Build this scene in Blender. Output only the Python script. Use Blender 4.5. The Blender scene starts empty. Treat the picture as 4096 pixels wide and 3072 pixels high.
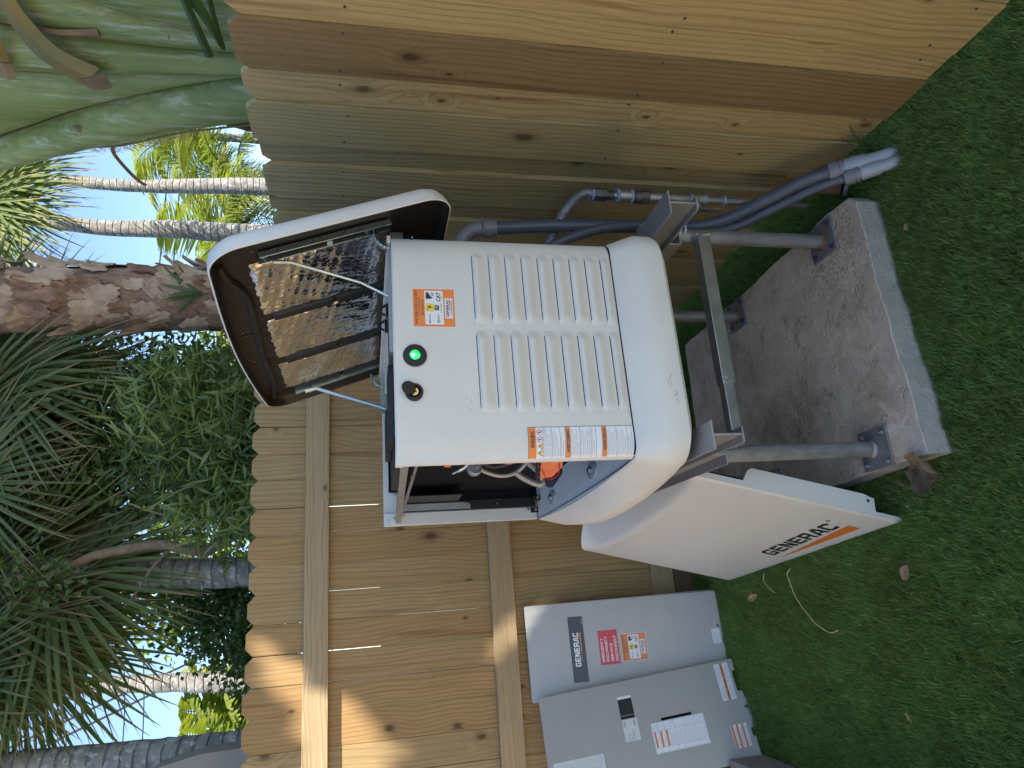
import bpy, bmesh, math, random
from mathutils import Vector, Matrix, Euler
from math import sin, cos, pi, radians
random.seed(7)
SC = bpy.context.scene
COL = SC.collection

# ---------------------------------------------------------------- camera
cam_d = bpy.data.cameras.new('camera'); cam = bpy.data.objects.new('camera', cam_d); COL.objects.link(cam)
SC.camera = cam
cam_d.sensor_fit = 'HORIZONTAL'; cam_d.sensor_width = 36.0
cam_d.lens = 36.0*2720.0/4096.0
cam_d.clip_start = 0.05; cam_d.clip_end = 600
PITCH, ROLL, YAW = 0.21035, -0.01123, 0.30394
def cam_dir(a, b, f=2720.0):
    c, s = cos(ROLL), sin(ROLL); a, b = c*a+s*b, -s*a+c*b
    d = [a, f, -b]
    c, s = cos(PITCH), sin(PITCH); d = [d[0], c*d[1]+s*d[2], -s*d[1]+c*d[2]]
    c, s = cos(YAW), sin(YAW); return Vector((c*d[0]+s*d[1], -s*d[0]+c*d[1], d[2]))
fwd = cam_dir(0, 0).normalized()
rgt = (cam_dir(1000, 0)-cam_dir(0, 0)).normalized()
upv = (cam_dir(0, -1000)-cam_dir(0, 0)).normalized()
# the picture was taken with the phone held on its side: the picture's right is the world's down
R3 = Matrix((-upv, rgt, -fwd)).transposed()
cam.matrix_world = Matrix.Translation((0, 0, 1.75)) @ R3.to_4x4()
CAMP = Vector((0, 0, 1.75))

# ---------------------------------------------------------------- light
SUN_DIR = Vector((0.45, -1.0, 1.62)).normalized()      # towards the sun
EL = math.asin(SUN_DIR.z); AZ = math.atan2(SUN_DIR.x, SUN_DIR.y)
world = bpy.data.worlds.new('World'); SC.world = world; world.use_nodes = True
wn = world.node_tree; bg = wn.nodes['Background']
sky = wn.nodes.new('ShaderNodeTexSky'); sky.sky_type = 'NISHITA'; sky.sun_disc = False
sky.sun_elevation = EL; sky.sun_rotation = AZ; sky.air_density = 1.0; sky.dust_density = 0.2; sky.ozone_density = 2.6; sky.altitude = 600
wn.links.new(sky.outputs[0], bg.inputs[0]); bg.inputs[1].default_value = 0.12
sun_d = bpy.data.lights.new('sun', 'SUN'); sun_d.energy = 5.0; sun_d.angle = radians(0.45); sun_d.color = (1.0, 0.93, 0.82)
sun = bpy.data.objects.new('sun', sun_d); COL.objects.link(sun)
sun.rotation_euler = SUN_DIR.to_track_quat('Z', 'Y').to_euler(); sun.location = (3, -6, 12)
SC.view_settings.view_transform = 'Standard'; SC.view_settings.look = 'None'
SC.view_settings.exposure = 1.52; SC.view_settings.gamma = 1.0
SC.render.engine = 'CYCLES'

# ---------------------------------------------------------------- mesh helpers
BASE = {}
class MB:
    def __init__(s): s.v = []; s.f = []
    def add(s, vs, fs):
        n = len(s.v); s.v += [Vector(v) for v in vs]; s.f += [tuple(i+n for i in f) for f in fs]; return s
    def box(s, x0, y0, z0, x1, y1, z1, M=None):
        v = [Vector((x, y, z)) for z in (z0, z1) for x, y in ((x0, y0), (x1, y0), (x1, y1), (x0, y1))]
        if M: v = [M @ p for p in v]
        return s.add(v, [(0, 3, 2, 1), (4, 5, 6, 7), (0, 1, 5, 4), (1, 2, 6, 5), (2, 3, 7, 6), (3, 0, 4, 7)])
    def tube(s, pts, r, n=12, cap=True):
        pts = [Vector(p) for p in pts]; rs = r if isinstance(r, (list, tuple)) else [r]*len(pts)
        b = len(s.v); up = None
        for i, p in enumerate(pts):
            t = (pts[min(i+1, len(pts)-1)]-pts[max(i-1, 0)]).normalized()
            if up is None: up = t.orthogonal().normalized()
            up = (up - t*up.dot(t)).normalized(); sd = t.cross(up)
            for k in range(n):
                a = 2*pi*k/n; s.v.append(p+(up*cos(a)+sd*sin(a))*rs[i])
        for i in range(len(pts)-1):
            for k in range(n):
                a = b+i*n+k; c = b+i*n+(k+1) % n; s.f.append((a, c, c+n, a+n))
        if cap:
            s.f.append(tuple(b+k for k in reversed(range(n)))); e = b+(len(pts)-1)*n; s.f.append(tuple(e+k for k in range(n)))
        return s
    def disc(s, c, nrm, r, h, n=20):
        c = Vector(c); nrm = Vector(nrm).normalized(); return s.tube([c, c+nrm*h], r, n)
    def grid(s, fn, nu, nv):
        b = len(s.v)
        for j in range(nv+1):
            for i in range(nu+1): s.v.append(Vector(fn(i/nu, j/nv)))
        for j in range(nv):
            for i in range(nu):
                a = b+j*(nu+1)+i; s.f.append((a, a+1, a+nu+2, a+nu+1))
        return s
    def loft(s, rings, closed=True, cap0=False, cap1=False):
        b = len(s.v); n = len(rings[0])
        for r in rings: s.v += [Vector(p) for p in r]
        for j in range(len(rings)-1):
            for i in range(n if closed else n-1):
                a = b+j*n+i; c = b+j*n+(i+1) % n; s.f.append((a, c, c+n, a+n))
        if cap0: s.f.append(tuple(b+k for k in reversed(range(n))))
        if cap1: s.f.append(tuple(b+(len(rings)-1)*n+k for k in range(n)))
        return s
    def prism(s, poly, d):            # poly: 3D points, d: extrusion vector
        d = Vector(d); n = len(poly); b = len(s.v)
        s.v += [Vector(p) for p in poly]+[Vector(p)+d for p in poly]
        s.f.append(tuple(b+k for k in reversed(range(n)))); s.f.append(tuple(b+n+k for k in range(n)))
        for k in range(n): s.f.append((b+k, b+(k+1) % n, b+n+(k+1) % n, b+n+k))
        return s
    def xf(s, M): s.v = [M @ v for v in s.v]; return s

def smooth_pts(pts, k=6):
    P = [Vector(p) for p in pts]; out = []
    for i in range(len(P)-1):
        p0 = P[max(i-1, 0)]; p1 = P[i]; p2 = P[i+1]; p3 = P[min(i+2, len(P)-1)]
        for j in range(k):
            t = j/k; out.append(0.5*((2*p1)+(p2-p0)*t+(2*p0-5*p1+4*p2-p3)*t*t+(3*p1-p0-3*p2+p3)*t**3))
    out.append(P[-1]); return out

def tagit(o, label=None, cat=None, group=None, kind=None):
    if label: o['label'] = label
    if cat: o['category'] = cat
    if group: o['group'] = group
    if kind: o['kind'] = kind
    return o
def thing(name, loc, label, cat, group=None, rot=None):
    o = bpy.data.objects.new(name, None); COL.objects.link(o); o.location = loc; o.empty_display_size = 0.05
    if rot: o.rotation_euler = rot
    BASE[o.name] = Vector((0, 0, 0)) if rot else Vector(loc)
    return tagit(o, label, cat, group)
def build(name, mb, mat, parent=None, smooth=False, bevel=0.0, label=None, cat=None, group=None, kind=None, weld=False, bseg=2, ang=35, color=None):
    base = BASE[parent.name] if parent else Vector((0, 0, 0))
    me = bpy.data.meshes.new(name); me.from_pydata([tuple(v-base) for v in mb.v], [], mb.f)
    bm = bmesh.new(); bm.from_mesh(me)
    if weld: bmesh.ops.remove_doubles(bm, verts=bm.verts, dist=1e-5)
    if mb.f and weld != 'noflip': bmesh.ops.recalc_face_normals(bm, faces=bm.faces)
    bm.to_mesh(me); bm.free(); me.update()
    for m in (mat if isinstance(mat, (list, tuple)) else [mat]): me.materials.append(m)
    o = bpy.data.objects.new(name, me); COL.objects.link(o)
    if parent: o.parent = parent
    BASE[o.name] = base
    if smooth:
        for p in me.polygons: p.use_smooth = True
        if not bevel:
            try: me.set_sharp_from_angle(angle=radians(ang))
            except Exception: pass
    if bevel:
        bv = o.modifiers.new('bevel', 'BEVEL'); bv.width = bevel; bv.segments = bseg; bv.limit_method = 'ANGLE'; bv.angle_limit = radians(30)
        for p in me.polygons: p.use_smooth = True
        try: me.set_sharp_from_angle(angle=radians(50))
        except Exception: pass
        bv.harden_normals = False
    if color: o.color = color
    return tagit(o, label, cat, group, kind)

# ---------------------------------------------------------------- materials
class NT:
    def __init__(s, name):
        s.m = bpy.data.materials.new(name); s.m.use_nodes = True; s.t = s.m.node_tree; s.b = s.t.nodes['Principled BSDF']
        s.out = s.t.nodes['Material Output']
    def n(s, typ, ins=None, **kw):
        x = s.t.nodes.new(typ)
        for k, v in kw.items(): setattr(x, k, v)
        for k, v in (ins or {}).items():
            if isinstance(v, bpy.types.NodeSocket): s.t.links.new(v, x.inputs[k])
            else: x.inputs[k].default_value = v
        return x
    def math(s, op, a, b=None, c=None, clamp=False):
        d = {0: a}
        if b is not None: d[1] = b
        if c is not None: d[2] = c
        return s.n('ShaderNodeMath', d, operation=op, use_clamp=clamp).outputs[0]
    def mix(s, fac, a, b, mode='MIX'):
        x = s.n('ShaderNodeMix', data_type='RGBA', blend_type=mode)
        for i, v in ((0, fac), (6, a), (7, b)):
            if isinstance(v, bpy.types.NodeSocket): s.t.links.new(v, x.inputs[i])
            else: x.inputs[i].default_value = v if i == 0 else (v if len(v) == 4 else (*v, 1))
        return x.outputs[2]
    def ramp(s, fac, stops):
        x = s.n('ShaderNodeValToRGB', {0: fac}); e = x.color_ramp.elements
        while len(e) > len(stops): e.remove(e[-1])
        while len(e) < len(stops): e.new(0.5)
        for el, (p, c) in zip(e, stops):
            el.position = p; el.color = (c, c, c, 1) if isinstance(c, (int, float)) else (*c, 1)
        return x.outputs[0]
    def coords(s, scale=(1, 1, 1), rnd=0.0, kind='Object'):
        tc = s.n('ShaderNodeTexCoord').outputs[kind]
        if rnd:
            r = s.n('ShaderNodeObjectInfo').outputs['Random']
            off = s.n('ShaderNodeVectorMath', {0: (rnd, rnd*0.37, rnd*1.7), 'Scale': r}, operation='SCALE').outputs[0]
            tc = s.n('ShaderNodeVectorMath', {0: tc, 1: off}, operation='ADD').outputs[0]
        return s.n('ShaderNodeMapping', {0: tc, 3: scale}).outputs[0]
    def noise(s, vec, scale, detail=4, rough=0.55, dist=0.0):
        return s.n('ShaderNodeTexNoise', {'Vector': vec, 'Scale': scale, 'Detail': detail, 'Roughness': rough, 'Distortion': dist}).outputs[0]
    def bump(s, h, strength=0.3, dist=0.01, nrm=None):
        d = {'Height': h, 'Strength': strength, 'Distance': dist}
        if nrm is not None: d['Normal'] = nrm
        return s.n('ShaderNodeBump', d).outputs[0]
    def set(s, **kw):
        names = dict(col='Base Color', rough='Roughness', metal='Metallic', spec='Specular IOR Level', nrm='Normal', emi='Emission Color', ems='Emission Strength', coat='Coat Weight')
        for k, v in kw.items():
            i = s.b.inputs[names[k]]
            if isinstance(v, bpy.types.NodeSocket): s.t.links.new(v, i)
            else: i.default_value = v if not (k in ('col', 'emi') and len(v) == 3) else (*v, 1)
        return s.m

def simple(name, col, rough=0.5, metal=0.0, var=0.0, vs=30, bump=0.0, bs=200, spec=0.5):
    k = NT(name); k.set(rough=rough, metal=metal, spec=spec)
    co = k.coords()
    if var:
        nz = k.ramp(k.noise(co, vs, 5), [(0.3, 1-var), (0.7, 1+var)]); k.set(col=k.mix(1.0, (*col, 1), nz, 'MULTIPLY'))
        k.set(rough=k.math('MULTIPLY_ADD', k.noise(co, vs*1.7, 3), 0.25, rough-0.12))
    else: k.set(col=col)
    if bump: k.set(nrm=k.bump(k.noise(co, bs, 3), bump, 0.004))
    return k.m

def wood(name, c_lo, c_hi, c_stain, rings=17, knots=True, rough=0.72, lic=0.0):
    k = NT(name)
    co = k.coords((1, 1, 1), 7.3)
    sx = k.n('ShaderNodeSeparateXYZ', {0: co})
    low = k.noise(k.coords((1.0, 1.0, 0.35), 7.3), 2.2, 3)
    # growth rings round an axis that runs slightly askew to the board
    ks = k.n('ShaderNodeSeparateXYZ', {0: k.coords((5.2, 0.3, 2.9), 7.3)}); kn = k.n('ShaderNodeTexVoronoi', {'Vector': k.n('ShaderNodeCombineXYZ', {0: ks.outputs[0], 1: ks.outputs[2], 2: 0.0}).outputs[0], 'Scale': 1.0, 'Randomness': 1.0}, feature='F1', voronoi_dimensions='2D')
    ksp = k.n('ShaderNodeSeparateColor', {0: kn.outputs['Color']}); kd = k.math('MULTIPLY', kn.outputs['Distance'], k.math('MULTIPLY_ADD', ksp.outputs[1], 2.2, 0.65)); kc = k.n('ShaderNodeSeparateColor', {0: kn.outputs['Color']}).outputs[0]
    has = k.math('GREATER_THAN', kc, 0.62)
    push = k.math('MULTIPLY', k.ramp(kd, [(0.0, 1.0), (0.35, 0.0)]), k.math('MULTIPLY', has, 0.045))
    rid = k.n('ShaderNodeObjectInfo').outputs['Random']
    ox = k.n('ShaderNodeMath', {0: k.math('SINE', k.math('MULTIPLY', rid, 91.0)), 1: 0.09}, operation='MULTIPLY').outputs[0]
    x2 = k.math('ADD', k.math('ADD', k.math('FRACT', k.math('MULTIPLY', sx.outputs[0], 1.0)), -0.5), 0.0)
    xr = k.n('ShaderNodeTexCoord').outputs['Object']; xs = k.n('ShaderNodeSeparateXYZ', {0: xr})
    wob = k.math('MULTIPLY', k.math('SUBTRACT', k.noise(k.coords((0.5, 0.5, 0.8), 7.3), 1.3, 2), 0.5), 0.16)
    xx = k.math('ADD', k.math('ADD', xs.outputs[0], ox), wob)
    yy = k.math('ADD', k.math('ADD', xs.outputs[1], 0.03), push)
    vec = k.n('ShaderNodeCombineXYZ', {0: xx, 1: yy, 2: k.math('MULTIPLY', xs.outputs[2], 0.02)}).outputs[0]
    wv = k.n('ShaderNodeTexWave', {'Vector': vec, 'Scale': rings, 'Distortion': 1.2, 'Detail': 2.0, 'Detail Scale': 0.8}, wave_type='RINGS', rings_direction='Z', wave_profile='SAW')
    line = k.ramp(wv.outputs['Fac'], [(0.0, 0.25), (0.55, 0.0), (0.92, 0.8), (1.0, 0.35)])
    fine = k.noise(k.coords((150, 150, 5), 7.3), 1.0, 4, 0.7)
    fib = k.ramp(fine, [(0.3, 0.82), (0.72, 1.12)])
    base = k.mix(k.ramp(line, [(0, 0.0), (1, 0.75)]), c_hi, c_lo)
    base = k.mix(k.ramp(low, [(0.35, 0.0), (0.75, 0.75)]), base, c_stain)
    base = k.mix(1.0, base, fib, 'MULTIPLY')
    if knots:
        ring = k.ramp(kd, [(0.0, 1.0), (0.05, 0.9), (0.085, 0.35), (0.17, 0.0)])
        base = k.mix(k.math('MULTIPLY', ring, k.math('MULTIPLY', has, 0.85)), base, (c_lo[0]*0.28, c_lo[1]*0.22, c_lo[2]*0.2))
        # resin streaks
        st = k.ramp(k.noise(k.coords((26, 26, 0.9), 7.3), 1.0, 2), [(0.62, 0.0), (0.74, 0.55)])
        base = k.mix(st, base, (c_lo[0]*0.75, c_lo[1]*0.5, c_lo[2]*0.35))
    if lic:
        sp = k.ramp(k.noise(k.coords((160, 160, 60), 7.3), 1.0, 2, 0.8), [(0.64, 0.0), (0.70, 1.0)])
        zone = k.ramp(k.noise(k.coords((5, 5, 1.2), 3.1), 1.0, 2), [(0.48, 0.0), (0.6, lic)])
        base = k.mix(k.math('MULTIPLY', sp, zone), base, (0.55, 0.42, 0.22))
    oc = k.n('ShaderNodeObjectInfo').outputs['Color']
    base = k.mix(1.0, base, oc, 'MULTIPLY')
    h = k.math('ADD', k.math('MULTIPLY', line, 0.5), fine)
    k.set(col=base, rough=rough, spec=0.3, nrm=k.bump(h, 0.25, 0.003))
    return k.m

M = {}
M['pine'] = wood('pine_board', (0.18, 0.10, 0.040), (0.36, 0.25, 0.115), (0.275, 0.175, 0.075))
M['rail'] = wood('rail_timber', (0.20, 0.13, 0.065), (0.37, 0.265, 0.145), (0.36, 0.24, 0.115), rings=22)
M['treated'] = wood('treated_board', (0.17, 0.112, 0.044), (0.41, 0.31, 0.145), (0.32, 0.24, 0.11), lic=0.8)
M['dark_wood'] = wood('dark_kickboard', (0.10, 0.06, 0.03), (0.16, 0.10, 0.06), (0.12, 0.075, 0.045), knots=False)

def white_paint():
    k = NT('off_white_powder_coat'); co = k.coords()
    sc = k.ramp(k.noise(k.coords((1, 1, 3)), 22, 5, 0.7), [(0.70, 0.0), (0.78, 0.35)])
    dirt = k.ramp(k.noise(co, 3.0, 5), [(0.35, 0.95), (0.7, 1.0)])
    c = k.mix(1.0, (0.60, 0.58, 0.525, 1), dirt, 'MULTIPLY')
    c = k.mix(k.math('MULTIPLY', sc, 0.25), c, (0.35, 0.34, 0.32))
    return k.set(col=c, rough=k.math('MULTIPLY_ADD', k.noise(co, 60, 3), 0.2, 0.28), spec=0.45, nrm=k.bump(k.noise(co, 420, 2), 0.10, 0.002))
M['white'] = white_paint()
M['composite'] = simple('composite_base', (0.59, 0.57, 0.505), 0.55, var=0.04, vs=6, bump=0.12, bs=500)
M['black'] = simple('black_plastic', (0.010, 0.010, 0.011), 0.45, bump=0.1, bs=300, spec=0.4)
M['matt_black'] = simple('matt_black_insulation', (0.006, 0.006, 0.007), 0.9, bump=0.3, bs=120, spec=0.15)
M['brown_plastic'] = simple('dark_brown_plastic', (0.013, 0.0085, 0.0065), 0.42, var=0.1, vs=8, spec=0.35)
M['galv'] = simple('galvanised_steel', (0.40, 0.42, 0.44), 0.38, 0.9, var=0.14, vs=18, bump=0.08, bs=120)
M['zinc'] = simple('zinc_plated_steel', (0.42, 0.50, 0.50), 0.28, 0.95, var=0.1, vs=12)
M['cast'] = simple('cast_aluminium', (0.33, 0.33, 0.33), 0.5, 0.8, var=0.12, vs=20, bump=0.3, bs=260)
M['floor_metal'] = simple('galvanised_tray', (0.42, 0.42, 0.43), 0.5, 0.45, var=0.12, vs=14, bump=0.06, bs=100)
def galv_pipe():
    k = NT('weathered_galvanised_pipe'); co = k.coords((1, 1, 0.4))
    n1 = k.noise(co, 26, 6, 0.7)
    c = k.mix(k.ramp(n1, [(0.35, 0), (0.7, 1)]), (0.20, 0.20, 0.20), (0.36, 0.36, 0.355))
    z = k.n('ShaderNodeSeparateXYZ', {0: k.n('ShaderNodeNewGeometry').outputs['Position']}).outputs[2]
    lo = k.math('MULTIPLY', k.ramp(z, [(0.095, 1.0), (0.13, 0.0)]), k.ramp(n1, [(0.35, 0.0), (0.7, 0.55)]))
    c = k.mix(lo, c, (0.22, 0.10, 0.055))
    return k.set(col=c, rough=0.5, metal=0.6, nrm=k.bump(n1, 0.2, 0.002))
M['pipe'] = galv_pipe()
M['plate'] = simple('dull_galvanised_plate', (0.23, 0.215, 0.205), 0.55, 0.45, var=0.2, vs=18, bump=0.15, bs=90)
def alum():
    k = NT('mill_aluminium'); co = k.coords((40, 2, 40)); n = k.noise(co, 3, 5, 0.7)
    c = k.mix(n, (0.26, 0.255, 0.25), (0.42, 0.415, 0.41)); d = k.ramp(k.noise(k.coords(), 14, 5), [(0.55, 0), (0.75, 0.5)])
    c = k.mix(d, c, (0.16, 0.13, 0.10))
    return k.set(col=c, rough=0.45, metal=0.7, nrm=k.bump(n, 0.08, 0.002))
M['alu'] = alum()
M['conduit'] = simple('grey_conduit_plastic', (0.075, 0.085, 0.105), 0.33, var=0.06, vs=10)
M['fitting'] = simple('grey_fitting_plastic', (0.165, 0.165, 0.18), 0.4, var=0.06, vs=12)
M['pvc'] = simple('pale_pvc_pipe', (0.30, 0.32, 0.35), 0.35, var=0.05, vs=12)
M['blue_tape'] = simple('blue_thread_sealant', (0.20, 0.27, 0.40), 0.7, var=0.2, vs=60, bump=0.3, bs=150)
M['black_iron'] = simple('black_iron_fitting', (0.11, 0.11, 0.115), 0.45, 0.7, var=0.25, vs=40, bump=0.2, bs=120)
M['rust'] = simple('rusty_fitting', (0.14, 0.085, 0.05), 0.85, 0.1, var=0.4, vs=30, bump=0.5, bs=60)
M['panel_grey'] = simple('grey_enamelled_steel', (0.31, 0.30, 0.27), 0.42, var=0.03, vs=5, bump=0.05, bs=500)
M['panel_grey2'] = simple('blue_grey_enamelled_steel', (0.36, 0.352, 0.335), 0.36, var=0.03, vs=5, bump=0.05, bs=500)
M['ink'] = simple('black_ink', (0.012, 0.012, 0.014), 0.4)
M['navy'] = simple('dark_navy_plate', (0.022, 0.024, 0.038), 0.35)
M['white_ink'] = simple('white_print', (0.78, 0.78, 0.78), 0.4)
M['label_white'] = simple('white_label_vinyl', (0.66, 0.67, 0.68), 0.35)
M['label_pale'] = simple('pale_label_vinyl', (0.55, 0.56, 0.53), 0.4, bump=0.3, bs=60)
M['orange'] = simple('orange_print', (0.72, 0.20, 0.035), 0.4)
M['swoosh'] = simple('orange_swoosh_print', (0.66, 0.16, 0.02), 0.35)
def crinkle(name, col, s=40):
    k = NT(name); n = k.noise(k.coords(), s, 3); return k.set(col=col, rough=0.22, spec=0.4, nrm=k.bump(n, 0.6, 0.004))
M['red'] = crinkle('red_glossy_vinyl', (0.52, 0.02, 0.045), 70)
M['orange_gloss'] = crinkle('orange_glossy_vinyl', (0.62, 0.17, 0.04), 70)
M['yellow'] = simple('yellow_print', (0.75, 0.50, 0.05), 0.4)
M['red_ink'] = simple('red_print', (0.45, 0.02, 0.03), 0.4)
M['green_ink'] = simple('dark_green_print', (0.02, 0.06, 0.02), 0.4)
M['orange_plastic'] = simple('orange_plastic', (0.75, 0.13, 0.03), 0.3, var=0.08, vs=20, spec=0.6)
M['brass'] = simple('brass_bolt', (0.6, 0.42, 0.16), 0.35, 0.9)
M['tie'] = simple('white_cable_tie', (0.45, 0.46, 0.48), 0.4)
M['bolt_blue'] = simple('blue_anchor_bolt', (0.06, 0.09, 0.16), 0.4, 0.6)
k = NT('crinkled_foil')
co = k.coords(); warp = k.n('ShaderNodeTexNoise', {'Vector': co, 'Scale': 7.0, 'Detail': 3.0})
cv = k.n('ShaderNodeVectorMath', {0: warp.outputs['Color'], 'Scale': 0.25}, operation='SCALE').outputs[0]
co2 = k.n('ShaderNodeVectorMath', {0: co, 1: cv}, operation='ADD').outputs[0]
v1 = k.n('ShaderNodeTexVoronoi', {'Vector': k.n('ShaderNodeMapping', {0: co2, 3: (1, 1, 0.55)}).outputs[0], 'Scale': 24.0}, feature='DISTANCE_TO_EDGE').outputs['Distance']
hh = k.math('ADD', k.ramp(v1, [(0.0, 1.0), (0.12, 0.25), (0.5, 0.0)]), k.math('MULTIPLY', k.noise(co2, 15, 3, 0.5), 2.2))
M['foil'] = k.set(col=(0.86, 0.855, 0.84), metal=1.0, rough=0.19, nrm=k.bump(hh, 0.19, 0.006))
k = NT('green_indicator_lamp')
n = k.noise(k.coords(), 90, 2)
M['led'] = k.set(col=(0.02, 0.35, 0.08), rough=0.15, emi=k.mix(k.ramp(n, [(0.4, 0), (0.6, 1)]), (0.0, 0.28, 0.04), (0.05, 1.0, 0.22)), ems=0.85)
M['led_core'] = NT('bright_green_lamp_core').set(col=(0.3, 1, 0.5), emi=(0.35, 1.0, 0.5), ems=1.6)

def concrete():
    k = NT('weathered_concrete'); co = k.coords()
    a = k.noise(co, 3.2, 6, 0.62); b = k.noise(co, 11, 6, 0.7, 0.6); c = k.noise(co, 60, 5, 0.7)
    col = k.mix(k.ramp(a, [(0.35, 0), (0.65, 1)]), (0.40, 0.32, 0.225), (0.70, 0.58, 0.43))
    col = k.mix(k.ramp(b, [(0.50, 0), (0.60, 0.55)]), col, (0.72, 0.60, 0.47))
    col = k.mix(k.ramp(b, [(0.34, 0.5), (0.42, 0.0)]), col, (0.15, 0.125, 0.10))
    pos = k.n('ShaderNodeSeparateXYZ', {0: k.n('ShaderNodeNewGeometry').outputs['Position']})
    # brown speckled staining near the right front corner, paler worn front edge
    rx = k.math('SUBTRACT', pos.outputs[0], 1.13); ry = k.math('SUBTRACT', pos.outputs[1], 1.90)
    rd = k.math('SQRT', k.math('ADD', k.math('MULTIPLY', rx, rx), k.math('MULTIPLY', ry, ry)))
    st = k.math('MULTIPLY', k.ramp(rd, [(0.08, 1), (0.34, 0)]), k.ramp(k.noise(co, 95, 4, 0.8), [(0.5, 0), (0.6, 0.8)]))
    col = k.mix(st, col, (0.20, 0.09, 0.055))
    fr = k.ramp(k.math('ADD', pos.outputs[1], k.math('MULTIPLY', b, -0.1)), [(0.0, 0.0), (1.0, 0.0)])
    m = k.n('ShaderNodeMapRange', {0: k.math('ADD', pos.outputs[1], k.math('MULTIPLY', b, 0.12)), 1: 1.83, 2: 1.93, 3: 0.6, 4: 0.0}).outputs[0]
    col = k.mix(m, col, (0.55, 0.46, 0.38))
    lm = k.math('MULTIPLY', k.ramp(k.noise(co, 5, 4), [(0.58, 0), (0.68, 0.5)]), m)
    col = k.mix(lm, col, (0.34, 0.32, 0.16))
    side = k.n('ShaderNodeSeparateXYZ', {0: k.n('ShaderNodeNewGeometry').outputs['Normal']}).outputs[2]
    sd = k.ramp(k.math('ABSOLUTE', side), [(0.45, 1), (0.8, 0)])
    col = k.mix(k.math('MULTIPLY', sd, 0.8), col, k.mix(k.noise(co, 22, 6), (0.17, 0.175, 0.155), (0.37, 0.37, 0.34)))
    pit = k.ramp(k.noise(co, 45, 2), [(0.28, 0), (0.36, 1)])
    h = k.math('ADD', k.math('ADD', k.math('MULTIPLY', b, 0.7), k.math('MULTIPLY', c, 0.5)), k.math('MULTIPLY', pit, 0.4))
    return k.set(col=col, rough=k.math('MULTIPLY_ADD', c, 0.3, 0.55), spec=0.35, nrm=k.bump(h, 0.75, 0.012))
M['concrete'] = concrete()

def leafmat(name, c1, c2, tip=None, trans=0.3, rough=0.42, wax=0.0, nscale=3.0, stretch=(1, 1, 1)):
    k = NT(name); r = k.n('ShaderNodeObjectInfo').outputs['Random']
    n = k.noise(k.coords(stretch, 5.0), nscale, 4)
    f = k.math('ADD', k.math('MULTIPLY', n, 0.9), k.math('MULTIPLY', r, 0.25))
    col = k.mix(k.ramp(f, [(0.3, 0), (0.85, 1)]), c1, c2)
    if wax: col = k.mix(k.ramp(k.noise(k.coords(tuple(4*a for a in stretch), 5.0), 1.2, 5, 0.7), [(0.48, 0), (0.66, wax)]), col, (0.45, 0.50, 0.42))
    if tip:
        at = k.n('ShaderNodeAttribute', attribute_name='tip').outputs['Fac']
        col = k.mix(k.math('MULTIPLY', at, 0.9), col, tip)
    k.set(col=col, rough=rough, spec=0.4)
    if trans:
        tr = k.n('ShaderNodeBsdfTranslucent', {0: k.mix(1.0, col, (1.5, 1.6, 0.6, 1), 'MULTIPLY')})
        mx = k.n('ShaderNodeMixShader', {0: trans, 1: k.b.outputs[0], 2: tr.outputs[0]})
        k.t.links.new(mx.outputs[0], k.out.inputs[0])
    return k.m
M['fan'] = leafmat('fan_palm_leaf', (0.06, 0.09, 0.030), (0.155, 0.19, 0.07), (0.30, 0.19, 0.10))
M['fan_pale'] = leafmat('sunlit_fan_palm_leaf', (0.09, 0.13, 0.035), (0.20, 0.24, 0.09), (0.40, 0.30, 0.15))  # paler copy of the fan leaf, with sunlight put into its colour
M['pinnate'] = leafmat('feather_palm_leaf', (0.09, 0.14, 0.02), (0.22, 0.27, 0.05), (0.40, 0.33, 0.08), trans=0.4)
M['bamboo'] = leafmat('narrow_green_leaf', (0.055, 0.090, 0.028), (0.15, 0.20, 0.075), trans=0.3)
M['bamboo_light'] = leafmat('light_bamboo_leaf', (0.10, 0.15, 0.04), (0.24, 0.29, 0.11), trans=0.35)
M['broad'] = leafmat('broad_green_leaf', (0.040, 0.075, 0.022), (0.11, 0.17, 0.045), trans=0.3, rough=0.3)
def stem_mat():
    k = NT('ribbed_green_sheath')
    rib = k.noise(k.coords((55, 55, 0.8), 5.0), 1.0, 3, 0.6); big = k.noise(k.coords((3, 3, .8), 5.0), 1.6, 4); fleck = k.noise(k.coords((18, 18, 2.2), 5.0), 1.3, 5, 0.75)
    col = k.mix(k.ramp(big, [(0.3, 0), (0.7, 1)]), (0.145, 0.185, 0.050), (0.27, 0.31, 0.115))
    col = k.mix(k.ramp(rib, [(0.35, 0.45), (0.65, 0.0)]), col, (0.075, 0.115, 0.03))
    col = k.mix(k.ramp(fleck, [(0.52, 0), (0.68, 0.55)]), col, (0.46, 0.50, 0.42))
    col = k.mix(k.ramp(k.noise(k.coords((9, 9, 9), 5.0), 4.0, 5, 0.8), [(0.68, 0), (0.74, 0.6)]), col, (0.16, 0.10, 0.05))
    return k.set(col=col, rough=0.45, spec=0.35, nrm=k.bump(k.math('ADD', rib, k.math('MULTIPLY', fleck, .5)), 0.35, 0.006))
M['stem'] = stem_mat()
M['wall_render'] = simple('warm_cream_stucco', (0.72, 0.60, 0.42), 0.9, var=0.05, vs=3, bump=0.2, bs=50)
M['dead_leaf'] = simple('dead_palm_leaf', (0.17, 0.115, 0.062), 0.8, var=0.35, vs=9, bump=0.3, bs=60)
M['stub'] = leafmat('yellowing_leaf_stub', (0.09, 0.10, 0.03), (0.21, 0.14, 0.035), (0.09, 0.05, 0.03), trans=0.0, nscale=5)
M['dry'] = simple('dry_brown_leaf', (0.27, 0.18, 0.09), 0.8, var=0.2, vs=20)
M['straw'] = simple('dry_straw', (0.42, 0.33, 0.17), 0.7)
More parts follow.
